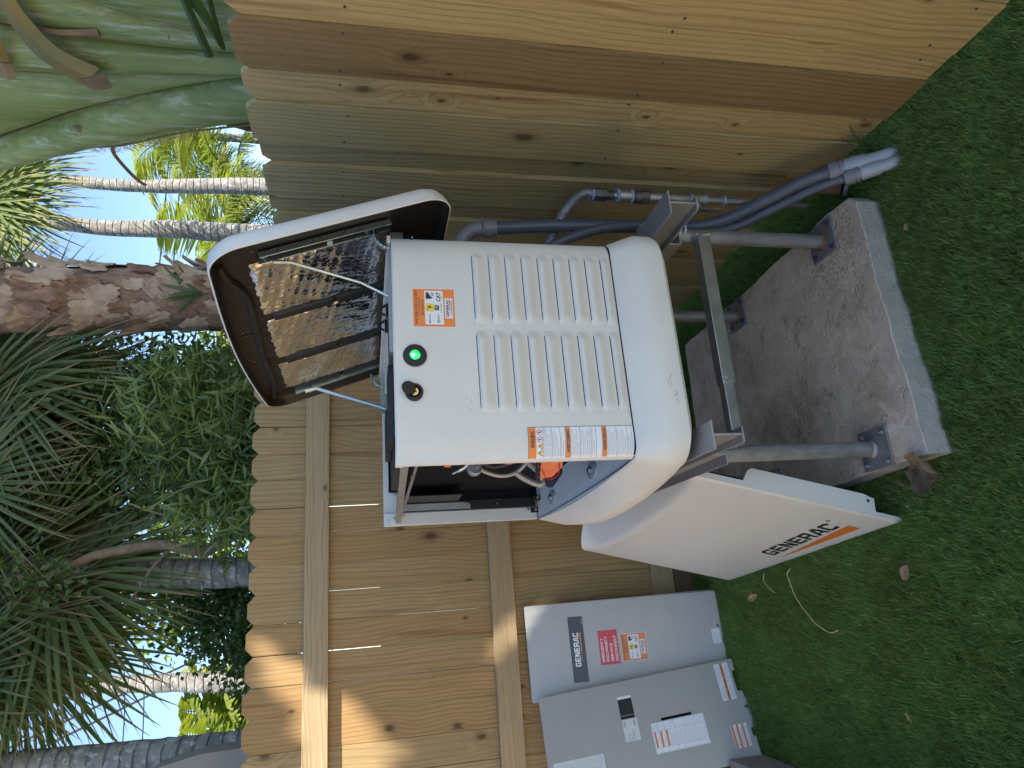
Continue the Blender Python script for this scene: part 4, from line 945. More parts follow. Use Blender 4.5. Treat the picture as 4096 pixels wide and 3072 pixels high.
P2 = Vector((-.388, 3.332, 0)); p2 = thing('enclosure_cover', P2, 'warm grey steel dead-front cover with switch cut-out and notched bottom leaning in the left corner', 'panel')
F2 = Frame(P2, (-.953, -.3029, 0), (-.0607, .1911, .9797), (.2968, -.9337, .2005))
R2 = mir(F2, .440)
def leanx(a, b): return a+.053*b/.97        # this cover stands slightly racked sideways
S2 = Frame(F2.o, F2.ex, F2.ey, F2.n, None); _p = F2
def w2(a, b, h=0): return _p.o+_p.ex*(.440-a+.053*b/.97)+_p.ey*b+_p.n*h
R2 = Frame((0, 0, 0), (1, 0, 0), (0, 1, 0), (0, 0, 1), w2)
sk2 = MB(); XS = [0, .438]
win = (.275, .533, .362, .600); slt = (.236, .265, .248, .414)     # a0,b0,a1,b1 (a measured from the left edge)
def plate_with_holes(W, H, holes):
    ax = sorted(set([0, W]+[h[0] for h in holes]+[h[2] for h in holes])); by = sorted(set([0.028, H]+[h[1] for h in holes]+[h[3] for h in holes])); mb = MB()
    for i in range(len(ax)-1):
        for j in range(len(by)-1):
            cx, cy = (ax[i]+ax[i+1])/2, (by[j]+by[j+1])/2
            if any(h[0] < cx < h[2] and h[1] < cy < h[3] for h in holes): continue
            mb.add([w2(ax[i], by[j], -.002), w2(ax[i+1], by[j], -.002), w2(ax[i+1], by[j+1], -.002), w2(ax[i], by[j+1], -.002)], [(0, 1, 2, 3)])
    return mb
sk2 = plate_with_holes(.440, .975, [win, slt])
# notched lower edge
for (a0, a1, b0) in ((0, .095, -.005), (.095, .130, .008), (.130, .262, -.022), (.262, .292, -.004), (.292, .386, .0), (.386, .440, .004)):
    if b0 == .0: b0 = .020
    sk2.add([w2(a0, b0, -.002), w2(a1, b0, -.002), w2(a1, .028, -.002), w2(a0, .028, -.002)], [(0, 1, 2, 3)])
so = build('skin', sk2, M['panel_grey'], p2, weld=True); md = so.modifiers.new('sheet', 'SOLIDIFY'); md.thickness = .0018; md.offset = 0
for (a0, b0, a1, b1) in ((.0, .03, .0018, .974), (.438, .03, .440, .974), (0, .973, .44, .975)):
    r = MB().box(0, 0, 0, 1, 1, 1); r.v = [w2(a0+(a1-a0)*v.x, b0+(b1-b0)*v.y, -.002-.020*v.z) for v in r.v]; build('flange', r, M['panel_grey'], p2)
br = MB().box(0, 0, 0, 1, 1, 1); br.v = [w2(.20+.2*v.x, .50+.12*v.y, -.020-.004*v.z) for v in br.v]; build('backing_plate', br, M['brown_plastic'], p2)
br = MB().box(0, 0, 0, 1, 1, 1); br.v = [w2(.22+.06*v.x, .24+.2*v.y, -.010-.004*v.z) for v in br.v]; build('backing_plate', br, M['matt_black'], p2)
br = MB().box(0, 0, 0, 1, 1, 1); br.v = [w2(.290+.002*v.x, .533+.067*v.y, -.012-.004*v.z) for v in br.v]; build('tab', br, M['panel_grey'], p2)
quad(R2, .3615, .533, .3735, .600, .0006, M['label_white'], p2, 'edge_strip')
oo = quad(R2, .178, .526, .272, .599, .0010, M['label_pale'], p2, 'switch_label')
many(R2, [('ON', .242, .583, .020, .010), ('OFF', .240, .536, .027, .010), ('UTILITY', .182, .574, .028, .0055), ('SERVICE', .182, .562, .030, .0055), ('DISCONNECT', .182, .550, .044, .0055)], .0016, M['ink'], oo)
bl = quad(R2, .104, .211, .234, .469, .0010, M['label_white'], p2, 'instruction_label')
bb = MB()
def ln(a0, b0, a1, b1): bb.add([w2(a0, b0, .0015), w2(a1, b0, .0015), w2(a1, b1, .0015), w2(a0, b1, .0015)], [(0, 1, 2, 3)])
for a in (.106, .126, .196, .232): ln(a, .213, a+.0007, .467)
for b in (.213, .260, .310, .358, .405, .436, .4665): ln(.106, b, .232, b+.0007)
build('print', bb, M['ink'], bl, weld='noflip')
for b in (.452, .424, .396): quad(R2, .128, b, .194, b+.009, .0015, M['swoosh'], bl)
for (b0, b1, n, s) in ((.430, .450, 4, 1), (.404, .422, 4, 2), (.362, .394, 7, 3), (.315, .355, 8, 4), (.264, .305, 8, 5), (.216, .256, 8, 6)): fineprint(R2, .129, b0, .193, b1, n, .0017, bl, s, .0020)
for (b0, b1, n, s) in ((.440, .464, 4, 7), (.265, .43, 14, 8), (.216, .256, 5, 9)): fineprint(R2, .199, b0, .230, b1, n, .0017, bl, s, .0020)
poly(R2, [(.111, .330), (.121, .330), (.116, .339)], .0017, M['yellow'], bl, 'emblem')
for (a0, a1, bb0, bb1, s) in ((.262, .428, .032, .101, 11),):
    wl = quad(R2, a0, bb0, a1, bb1, .0010, M['label_white'], p2, 'warning_label'); quad(R2, a0, .060, a1, .073, .0015, M['swoosh'], wl)
    many(R2, [('WARNING', a0+.012, .0625, .030, .008), ('AVERTISSEMENT', a0+.052, .0625, .045, .007), ('ADVERTENCIA', a0+.108, .0625, .044, .007)], .0018, M['ink'], wl, .01)
    for q in range(2):
        fineprint(R2, a0+.006+.083*q, .034, a0+.078+.083*q, .059, 6, .0016, wl, s+q, .0022); fineprint(R2, a0+.006+.083*q, .074, a0+.078+.083*q, .099, 6, .0016, wl, s+q+4, .0022)
    mbk = MB().add([w2(a0+.0825, .032, .0017), w2(a0+.0833, .032, .0017), w2(a0+.0833, .101, .0017), w2(a0+.0825, .101, .0017)], [(0, 1, 2, 3)]); build('print', mbk, M['ink'], wl, weld='noflip')
wl = quad(R2, .058, .024, .156, .101, .0010, M['label_white'], p2, 'warning_label')
for b in (.089, .066, .040): quad(R2, .058, b, .156, b+.010, .0015, M['swoosh'], wl)
for b in (.077, .053, .027): fineprint(R2, .063, b, .151, b+.011, 3, .0016, wl, int(b*1000), .0026)
dl = quad(R2, .082, .712, .155, .950, .0010, M['label_pale'], p2, 'diagram_label', r=.006)
fineprint(R2, .086, .86, .15, .945, 12, .0015, dl, 21, .0028); fineprint(R2, .112, .725, .15, .86, 16, .0015, dl, 22, .0026)
dg = MB()
for (a0, b0, a1, b1) in ((.088, .78, .106, .835), (.09, .755, .097, .778), (.099, .755, .106, .778), (.092, .735, .104, .750)):
    for (c0, d0, c1_, d1) in ((a0, b0, a1, b0+.0008), (a0, b1, a1, b1+.0008), (a0, b0, a0+.0008, b1), (a1, b0, a1+.0008, b1)): dg.add([w2(c0, d0, .0015), w2(c1_, d0, .0015), w2(c1_, d1, .0015), w2(c0, d1, .0015)], [(0, 1, 2, 3)])
build('print', dg, M['ink'], dl, weld='noflip')
hh_ = MB(); hh_.add([w2(.222+.010*cos(t), -.001+.0035*sin(t), .0006) for t in [2*pi*q/12 for q in range(12)]], [tuple(range(12))]); hh_.add([w2(.222+.003*cos(t), .002+.011*sin(t), .0008) for t in [2*pi*q/12 for q in range(12)]], [tuple(range(12))]); build('key_slot', hh_, M['ink'], p2, weld='noflip')

# low grey wall end in the left corner
build('corner_plinth', MB().box(-.95, 1.2, -.01, -.792, 3.20, .16), M['grey_board'], bevel=.004, label='low grey plinth board on the turf beside the leaning cover', cat='plinth')

# ================================================================ CONDUITS AND GAS LINE
def ribbed(pts, r, pitch=.0075, amp=.035, n=20, taper=None):
    P = smooth_pts(pts, 14); L = [0]
    for a, b in zip(P[:-1], P[1:]): L.append(L[-1]+(b-a).length)
    tot = L[-1]; N = int(tot/pitch*3); out = []; rs = []; j = 0
    for i in range(N+1):
        s = tot*i/N
        while j < len(L)-2 and L[j+1] < s: j += 1
        q = (s-L[j])/max(1e-9, L[j+1]-L[j]); out.append(P[j].lerp(P[j+1], q)); rs.append(r*(1+(amp if i % 3 else -amp*.8)))
    return MB().tube(out, rs, n)
def coupler(p, d, segs, n=28):
    p = Vector(p); d = Vector(d).normalized(); pts = []; rs = []; s = 0
    for (l, ra, rb_) in segs: pts += [p+d*s, p+d*(s+l*.999)]; rs += [ra, rb_]; s += l
    return MB().tube(pts, rs, n), p+d*s
c1 = thing('flexible_conduit', (1.33, 1.77, 0), 'thick grey flexible conduit sweeping from the generator side down to the turf', 'conduit')
tail1 = [(1.337, 1.800, .135), (1.330, 1.860, .215), (1.315, 1.96, .30), (1.29, 2.07, .42), (1.272, 2.10, .56), (1.262, 2.09, .70), (1.262, 2.095, .90), (1.258, 2.10, 1.10), (1.246, 2.11, 1.30)]
build('hose', ribbed(tail1, .0235), M['conduit'], c1, smooth=True, ang=80)
mb, e = coupler((1.246, 2.11, 1.295), (-.05, 0, 1), [(.012, .031, .031), (.030, .034, .034), (.008, .030, .027)]); co_ = build('coupling', mb, M['fitting'], c1, smooth=True)
el = [e+Vector(v) for v in ((0, 0, 0), (-.006, .004, .03), (-.030, .01, .062), (-.075, .02, .080), (-.16, .02, .082), (-.24, .02, .082))]; build('elbow', MB().tube(smooth_pts(el, 5), .0255, 22), M['fitting'], c1, smooth=True)
dn = Vector((.004, -.62, -.79)).normalized()
mb, e = coupler((1.337, 1.806, .143), dn, [(.004, .026, .030), (.030, .034, .034), (.006, .031, .031), (.008, .034, .034)]); build('coupling', mb, M['fitting'], c1, smooth=True)
mb, e = coupler(e, dn, [(.006, .026, .026), (.050, .0305, .0305), (.020, .029, .029)]); build('adapter', mb, M['pvc'], c1, smooth=True)
mb, e = coupler(e, dn, [(.14, .024, .024)]); build('pipe', mb, M['pvc'], c1, smooth=True)
c2 = thing('flexible_conduit', (1.30, 1.72, 0), 'thinner grey flexible conduit crossing in front of the thick one', 'conduit')
dn2 = Vector((.004, -.66, -.75)).normalized()
tail2 = [(1.300, 1.775, .100), (1.297, 1.85, .180), (1.285, 1.97, .275), (1.262, 2.06, .37), (1.245, 2.085, .50), (1.240, 2.05, .66), (1.232, 2.03, .80), (1.192, 2.02, .98), (1.12, 2.03, 1.14), (1.0, 2.05, 1.26)]
build('hose', ribbed(tail2, .0165, .006), M['conduit'], c2, smooth=True, ang=80)
mb, e = coupler((1.300, 1.782, .107), dn2, [(.004, .020, .025), (.030, .0285, .0285), (.006, .0255, .0255), (.010, .0285, .0285)]); build('coupling', mb, M['fitting'], c2, smooth=True)
mb, e = coupler(e, dn2, [(.006, .020, .020), (.030, .026, .026), (.032, .0245, .0245)]); build('adapter', mb, M['pvc'], c2, smooth=True)
mb, e = coupler(e, dn2, [(.12, .0205, .0205)]); build('pipe', mb, M['pvc'], c2, smooth=True)
for z in (.675, .655):
    ring = [Vector((1.188+.050*cos(t), 2.005+.052*sin(t), z+.012*sin(t))) for t in [2*pi*q/28 for q in range(29)]]
    build('cable_tie', MB().tube(ring, .003, 6), M['tie'], st, smooth=True)
gl_ = thing('gas_line', (1.32, 1.95, 0), 'steel gas line with blue-sealed fittings, union and valve behind the right stand leg', 'gas pipe')
GX, GY = 1.345, 2.02
def seg(name, z0, z1, r, mat, n=24, r2=None): return build(name, MB().tube([(GX, GY, z0), (GX, GY, z1)], [r, r2 or r], n), mat, gl_, smooth=n > 8)
seg('pipe', .08, .93, .0135, M['galv'])
seg('coupling', .90, .945, .024, M['black_iron'], 6); seg('sealant', .945, .953, .0205, M['blue_tape']); seg('nipple', .87, .90, .017, M['black_iron']); 
seg('tee', .80, .858, .0225, M['galv']); seg('sealant', .796, .806, .0245, M['blue_tape']); seg('sealant', .850, .860, .0245, M['blue_tape'])
seg('union', .735, .790, .0245, M['black_iron']); seg('union_nut', .742, .764, .0275, M['black_iron'], 8)
seg('pipe', .66, .735, .018, M['galv']); seg('sealant', .565, .572, .0195, M['blue_tape']); seg('pipe', .572, .66, .0175, M['galv'])
vb = seg('valve', .515, .565, .022, M['galv']); build('handle', MB().tube([(GX-.02, GY, .54), (GX-.045, GY-.01, .54)], .008, 10).box(GX-.052, GY-.020, .455, GX-.046, GY, .545), M['zinc'], vb)
seg('sealant', .505, .514, .019, M['blue_tape']); seg('sealant', .430, .438, .019, M['blue_tape'])
sp = smooth_pts([(GX, GY, .945), (GX, GY, .985), (GX-.03, GY+.03, 1.03), (GX-.07, GY+.09, 1.06), (GX-.12, GY+.15, 1.085), (GX-.17, GY+.19, 1.10), (GX-.23, GY+.2, 1.16)], 8)
build('corrugated_connector', ribbed([p for p in sp[::6]]+[sp[-1]], .0165, .0066, .08), M['pipe'], gl_, smooth=True, ang=60)
ru = thing('pipe_stub', (1.36, 1.91, 0), 'rusty mottled pipe stub poking out of the turf behind the conduits', 'pipe')
mb = MB().tube([(1.385, 1.94, .085), (1.365, 1.915, .045), (1.350, 1.895, .015)], [.030, .034, .034], 20); build('sleeve', mb, M['rust'], ru, smooth=True)
build('collar', MB().tube([(1.348, 1.892, .012), (1.343, 1.886, .0)], [.037, .037], 20), M['fitting'], ru, smooth=True)

# ================================================================ LITTER ON THE TURF
def leaf_litter(loc, L, W, rot, label, mat, curl=.3, seed=1, crumple=0):
    rz = random.Random(seed); Mx = Matrix.Translation(loc) @ Euler((rz.uniform(-.3, .3), rz.uniform(-.3, .3), rot)).to_matrix().to_4x4()
    def f(u, v):
        w = W*math.sin(pi*min(1, .04+u*.96))**.8*(v-.5); x = L*(u-.5); z = curl*L*(abs(v-.5)*2)**2*.4+.15*L*sin(pi*u)*curl+crumple*(sin(u*19+v*7)*.5+sin(v*23+u*11)*.4)*L*.12
        return Mx @ Vector((x, w, z))
    o = build('fallen_leaf', MB().grid(f, 14, 8), mat, smooth=True, label=label, cat='leaf', ang=180); return o
leaf_litter((-.100, 2.97, .035), .07, .030, -1.2, 'small tan leaf on the turf right of the blue-grey cover', M['dry'], seed=2)
leaf_litter((-.033, 2.00, .036), .055, .050, -.6, 'tan heart-shaped leaf on open turf in front of the door', M['dry'], seed=3)
leaf_litter((.247, 1.93, .036), .045, .014, .9, 'orange-brown leaf sliver by the slab corner next to the door', M['rust'], seed=4)
leaf_litter((1.035, 1.65, .034), .030, .022, .2, 'tiny brown seed-like leaf in front of the slab on the right', M['dry'], seed=6)
leaf_litter((-.48, 2.14, .034), .035, .014, .3, 'tiny tan leaf fragment on the turf at the lower left', M['dry'], seed=7)
cr = leaf_litter((.262, 1.80, .050), .135, .14, 1.25, 'crumpled large dead brown leaf beside the front left slab corner', M['dead_leaf'], curl=.55, seed=8, crumple=.9)
def strawp(pts, r, label): build('straw', MB().tube(smooth_pts(pts, 8), r, 6), M['straw'], smooth=True, label=label, cat='straw')
strawp([(.012, 2.68, .012), (-.010, 2.70, .02), (-.042, 2.69, .02), (-.09, 2.675, .02), (-.133, 2.645, .02), (-.18, 2.60, .018), (-.205, 2.57, .018), (-.235, 2.49, .02), (-.226, 2.44, .016)], .0022, 'long curved tan straw lying on the turf below the door')
strawp([(.0, 2.86, .03), (-.03, 2.88, .025), (-.06, 2.86, .02), (-.085, 2.82, .018)], .0016, 'short bent dry straw at the foot of the door')
# weed tuft by the conduits
wt = MB(); rz = random.Random(4)
for i in range(26):
    a = rz.uniform(0, 2*pi); L = rz.uniform(.07, .16); b = Vector((1.385+rz.uniform(-.012, .012), 1.735+rz.uniform(-.012, .012), 0)); d = Vector((cos(a)*.6, sin(a)*.6, 1)); s = Vector((-sin(a), cos(a), 0))*.0022
    wt.add([b-s, b+s, b+d*L*.6+s*.8, b+d*L*.6-s*.8, b+d*L+Vector((cos(a), sin(a), -.3))*L*.3], [(0, 1, 2, 3), (3, 2, 4)])
build('weed_tuft', wt, M['broad'], label='loose weed tuft growing beside the grey conduits', cat='weed', kind='stuff')

# ================================================================ VEGETATION
def mesh_from(name, mb, mats, tips=None, smooth=False):
    me = bpy.data.meshes.new(name); me.from_pydata([tuple(v) for v in mb.v], [], mb.f)
    for m in (mats if isinstance(mats, (list, tuple)) else [mats]): me.materials.append(m)
    if tips is not None:
        at = me.attributes.new('tip', 'FLOAT', 'POINT'); at.data.foreach_set('value', tips)
    if smooth: me.polygons.foreach_set('use_smooth', [True]*len(me.polygons))
    return me
def fan_mesh(seed, n=44, arc=290, split=.36, wide=.85):
    rz = random.Random(seed); mb = MB(); tips = []; T = [0, .12, .25, .38, .55, .72, .87, 1.0]
    da = radians(arc)/n
    for i in range(n):
        a = -radians(arc)/2+da*(i+.5)+rz.gauss(0, .012); L = (.80+.20*cos(a*.55))*rz.uniform(.86, 1.04); bend = rz.uniform(.05, .32); side = rz.gauss(0, .05)
        d = Vector((cos(a), sin(a), 0)); s = Vector((-sin(a), cos(a), 0)); b = len(mb.v); tipdry = rz.random()
        lift = .05*(1 if i % 2 else -1)
        for t in T:
            r = t*L; w = (r*math.tan(da/2)*1.02 if t <= split else split*L*math.tan(da/2)*(1-((t-split)/(1-split))**1.3)*1.0)*wide+.0008
            z = -bend*max(0, t-.3)**2*1.3+.10*t-.06*(abs(a)/2.5)**2*t
            c = d*(r*(1-.15*bend*t))+s*(side*max(0, t-.4)**2)+Vector((0, 0, z))
            mb.v += [c-s*w+Vector((0, 0, w*.55)), c-Vector((0, 0, w*.3)), c+s*w+Vector((0, 0, w*.55))]
            tv = max(0, (t-.84+tipdry*.10)/.15) if tipdry > .25 else 0; tips += [min(1, tv)]*3
        for j in range(len(T)-1):
            q = b+j*3; mb.f += [(q, q+1, q+4, q+3), (q+1, q+2, q+5, q+4)]
    b = len(mb.v); mb.tube([Vector((-.9, 0, -.10)), Vector((-.45, 0, -.03)), Vector((0, 0, 0)), Vector((.10, 0, .008))], [.020, .014, .011, .004], 8); tips += [0]*(len(mb.v)-b)
    return mb, tips
fans = [mesh_from('frond', *((lambda x: (x[0], M['fan'], x[1]))(fan_mesh(50+i, n=random.Random(i).randint(50, 60)))), smooth=False) for i in range(5)]
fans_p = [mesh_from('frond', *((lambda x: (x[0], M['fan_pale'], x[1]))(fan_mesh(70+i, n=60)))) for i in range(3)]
def place_frond(me, hub, tip, parent, rz, face=.75):
    hub, tip = Vector(hub), Vector(tip); x = (tip-hub); L = x.length; x.normalize()
    n = (CAMP-hub).normalized()*face+Vector((rz.uniform(-.6, .6), rz.uniform(-.5, .5), rz.uniform(.1, .9)))*.6
    z = (n-x*n.dot(x)).normalized(); y = z.cross(x)
    o = bpy.data.objects.new('frond', me); COL.objects.link(o); o.parent = parent
    o.matrix_local = Matrix.Translation(hub-Vector(parent.location)) @ Matrix((x, y, z)).transposed().to_4x4() @ Matrix.Scale(L, 4); return o
FR = [('A', (1.624, 4.9, 4.143), (1.493, 4.3, 3.114)), ('A', (1.741, 5.0, 4.236), (1.825, 4.6, 3.283)), ('A', (1.575, 4.9, 4.128), (1.2, 4.4, 3.248)), ('A', (1.879, 5.1, 4.385), (1.72, 4.5, 3.461)),
 ('A', (1.471, 5.2, 4.432), (1.116, 4.4, 3.368)), ('A', (1.34, 5.2, 4.47), (1.06, 4.5, 3.6)), ('A', (1.845, 5.3, 4.266), (1.557, 5.2, 3.503)), ('A', (1.635, 5.3, 4.416), (1.104, 5.0, 3.487)),
 ('B', (.316, 5.0, 3.705), (-.124, 4.3, 2.738)), ('B', (.28, 5.1, 3.798), (-.325, 4.5, 2.954)), ('B', (.506, 5.1, 3.905), (.629, 4.6, 3.079)), ('B', (.49, 5.4, 4.055), (.407, 5.3, 3.316)),
 ('B', (.38, 5.3, 3.861), (.1, 5.0, 2.928)), ('B', (.097, 5.0, 3.995), (-.366, 4.4, 3.156)), ('B', (.076, 5.2, 4.134), (-.471, 4.7, 3.437)), ('B', (.735, 5.2, 4.33), (.617, 4.6, 3.388)),
 ('B', (.902, 5.1, 4.278), (.827, 4.5, 3.424)), ('B', (.677, 5.5, 4.408), (.546, 5.3, 3.534)), ('B', (.181, 5.5, 4.003), (-.171, 5.3, 3.27)),
 ('C', (-.141, 5.1, 4.11), (-.495, 4.5, 3.383)), ('C', (-.214, 5.0, 4.102), (-.533, 4.4, 3.516)), ('C', (-.048, 5.4, 4.1), (-.503, 5.1, 3.398)), ('C', (.059, 5.4, 4.331), (-.238, 5.0, 3.546)), ('C', (.237, 5.6, 4.338), (-.0, 5.4, 3.603)),
 ('D', (4.034, 6.2, 5.078), (3.853, 5.8, 3.983)), ('D', (3.906, 6.2, 5.173), (3.394, 5.6, 4.036)), ('D', (3.936, 6.4, 5.194), (3.31, 6.0, 4.129)), ('D', (3.774, 6.3, 5.202), (2.917, 5.7, 4.301)),
 ('D', (4.346, 6.5, 5.451), (4.284, 6.4, 4.525)), ('D', (3.952, 6.5, 5.164), (3.733, 6.5, 4.423)), ('D', (3.52, 6.2, 5.23), (2.79, 5.7, 4.32))]
def trunk_mb(pts, rs, rough=.02, n=18, k=10, seed=1, ringstep=0):
    P = smooth_pts(pts, k); N = len(P); rz = random.Random(seed); R = []
    for i in range(N):
        q = i/(N-1)*(len(rs)-1); j = min(int(q), len(rs)-2); r = rs[j]+(rs[j+1]-rs[j])*(q-j); R.append(r*(1+rz.uniform(-rough, rough)+(.02 if ringstep and i % ringstep == 0 else 0)))
    return MB().tube(P, R, n)
palmA = thing('fan_palm', (1.28, 6.0, 0), 'dark fan palm whose hanging fronds fill the space left of the red trunk', 'palm tree', 'fan palms behind the fence')
build('trunk', trunk_mb([(1.20, 6, 0), (1.25, 6, 3.1), (1.29, 6, 3.6), (1.33, 5.9, 4.6), (1.6, 5.6, 5.1)], [.10, .09, .085, .08]), M['bark_grey'], palmA, smooth=True)
palmB = thing('fan_palm', (.27, 5.0, 0), 'ringed grey palm with pale lichen and big drooping fan fronds left of centre', 'palm tree', 'fan palms behind the fence')
build('trunk', trunk_mb([(.24, 5, 0), (.265, 5, 2.5), (.30, 5, 3.1), (.345, 5, 3.6), (.40, 5.05, 4.3), (.45, 5.2, 5.0)], [.105, .10, .095, .085, .07], ringstep=4), M['bark_grey'], palmB, smooth=True)
palmC = thing('fan_palm', (-.745, 4.75, 0), 'thick grey palm trunk with dark fan fronds at the far left edge', 'palm tree', 'fan palms behind the fence')
build('trunk', trunk_mb([(-.79, 4.75, 0), (-.775, 4.75, 2.45), (-.765, 4.75, 3.0), (-.75, 4.75, 3.5), (-.74, 4.8, 4.1), (-.72, 4.9, 5.0)], [.115, .105, .10, .10], ringstep=3), M['bark_grey'], palmC, smooth=True)
palmD = thing('fan_palm', (4.22, 7.5, 0), 'slim sunlit palm trunk under pale fan fronds between sheath stems and red trunk', 'palm tree', 'fan palms behind the fence')
build('trunk', trunk_mb([(4.20, 7.5, 0), (4.23, 7.5, 3.1), (4.26, 7.5, 3.8), (4.25, 7.5, 4.7), (4.33, 7.4, 5.7), (4.2, 7.1, 6.2)], [.13, .115, .105, .085, .07, .06], rough=.03, ringstep=3), M['bark_grey'], palmD, smooth=True)
T = {'A': palmA, 'B': palmB, 'C': palmC, 'D': palmD}; rz = random.Random(11)
for g_, h, t_ in FR:
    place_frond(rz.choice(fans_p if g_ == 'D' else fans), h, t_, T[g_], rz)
    if g_ in 'ABC' and rz.random() < .8:
        j = Vector((rz.gauss(0, .12), rz.uniform(.1, .5), rz.gauss(.05, .12))); place_frond(rz.choice(fans), Vector(h)+j, Vector(t_)+j+Vector((rz.gauss(0, .25), .1, rz.gauss(.1, .15))), T[g_], rz)
for h, t_, me_ in (((1.75, 5.6, 4.0), (1.55, 5.2, 3.1), 0), ((1.5, 5.6, 4.1), (1.25, 5.2, 3.2), 1), ((-.1, 4.9, 4.1), (-.5, 4.5, 3.2), 2), ((.2, 4.95, 4.2), (-.25, 4.5, 3.3), 0), ((.9, 4.8, 4.2), (.75, 4.4, 3.35), 1), ((-.35, 4.8, 4.3), (-.6, 4.4, 3.5), 1)): place_frond(fans[me_], h, t_, T['A' if h[0] > .8 else 'B'], rz)
mdead = mesh_from('frond', *((lambda x: (x[0], M['dead_leaf'], x[1]))(fan_mesh(99, n=40, arc=150, wide=.7))))
for h, t_ in (((1.78, 5.2, 3.9), (1.72, 5.0, 3.15)), ((1.1, 5.3, 4.2), (.95, 5.0, 3.5)), ((.05, 4.9, 3.9), (-.1, 4.6, 3.2))): place_frond(mdead, h, t_, T['A' if h[0] > .8 else 'B'], rz)
palmE = thing('ringed_palm', (5.17, 8.0, 0), 'thin dark ringed palm trunk nearest the green sheath stems', 'palm tree')
build('trunk', trunk_mb([(5.22, 8, 0), (5.20, 8, 3.0), (5.125, 8, 4.47), (5.16, 8, 5.6), (5.2, 8, 7.0)], [.12, .108, .075, .06, .05], ringstep=3), M['bark_grey'], palmE, smooth=True)
palmF = thing('ringed_palm', (-.63, 8.0, 0), 'pale palm trunk standing beyond the fence by the sunlit banana leaves', 'palm tree')
build('trunk', trunk_mb([(-.67, 8, 0), (-.655, 8, 3.0), (-.615, 8, 3.7), (-.56, 8, 4.6), (-.5, 8, 5.6)], [.11, .10, .09, .075, .06], ringstep=3), M['bark_grey'], palmF, smooth=True)
palmG = thing('ringed_palm', (1.95, 7.2, 0), 'short stout palm trunk with dry leaf bases between the bamboo and the red trunk', 'palm tree')
build('trunk', trunk_mb([(1.95, 7.2, 0), (1.97, 7.2, 3.3), (2.05, 7.2, 4.2)], [.17, .16, .12], rough=.08), M['bark_red'], palmG, smooth=True)
# red peeling trunk
pt = thing('paperbark_palm', (2.08, 4.6, 0), 'thick reddish-brown trunk with peeling bark flakes behind the open lid', 'palm tree')
def redtrunk():
    rz = random.Random(21); n = 40; N = 110; mb = MB()
    rings = []
    for i in range(N):
        z = 5.4*i/(N-1); q = z
        cx = 2.085+.015*sin(q*1.3)+(-.02 if q > 3.8 else 0); R = .212+.006*sin(q*3.1)
        rings.append([Vector((cx+(R*(1+.030*sin(5*a+q*6)+.022*sin(11*a-q*13)+rz.uniform(-.03, .03)))*cos(a), 4.6+(R*(1+.03*sin(5*a+q*6)+rz.uniform(-.03, .03)))*sin(a), z)) for a in [2*pi*k_/n for k_ in range(n)]])
    return mb.loft(rings)
build('trunk', redtrunk(), M['bark_red'], pt, smooth=True, ang=180)
rz = random.Random(5)
for i in range(85):
    z = rz.uniform(2.35, 4.6); a = rz.uniform(-pi*1.0, 0.15); L = rz.uniform(.10, .26); W_ = rz.uniform(.07, .15); cu = rz.uniform(.01, .085)
    sd = rz.randint(0, 99)
    def f(u, v, z=z, a=a, L=L, W_=W_, cu=cu, sd=sd):
        w = W_*(.55+.45*math.sin(pi*(.15+.8*v)))*(1+.15*sin(v*17+sd)); aa = a+(u-.5)*w/.21; r = .218+cu*(v**2)+.012*sin(u*pi)+.004*sin(u*23+sd)
        return (2.08+r*cos(aa), 4.6+r*sin(aa), z+L*(v-.5)+.012*sin(u*15+sd))
    fo = build('bark_flake', MB().grid(f, 8, 8), M['bark_flake'] if rz.random() < .6 else M['bark_red'], pt, smooth=True, ang=180)
    fo.color = (1, 1, 1, 1)
# small leaves sprouting from the red trunk
def blades(name, base, dirs, parent, mat, w=.014):
    mb = MB(); base = Vector(base)
    for d, L in dirs:
        d = Vector(d).normalized(); s = d.cross(Vector((.2, 1, .1))).normalized(); b = len(mb.v)
        for j, t in enumerate((0, .2, .45, .7, .9, 1)):
            c = base+d*L*t+Vector((0, 0, -.25*L*t*t)); ww = w*(sin(pi*min(1, .12+t*.88))**.7) if t < 1 else .0005; mb.v += [c-s*ww, c+Vector((0, -.004, 0)), c+s*ww]
        for j in range(5): q = b+j*3; mb.f += [(q, q+1, q+4, q+3), (q+1, q+2, q+5, q+4)]
    return build(name, mb, mat, parent, weld='noflip')
blades('sprout', (2.02, 4.36, 2.80), [((-.3, -.1, .9), .28), ((.1, -.1, .9), .33), ((.4, -.1, .8), .36), ((.6, 0, .7), .3), ((-.5, 0, .6), .26), ((-.2, -.2, .5), .3)], pt, M['broad'], .013)

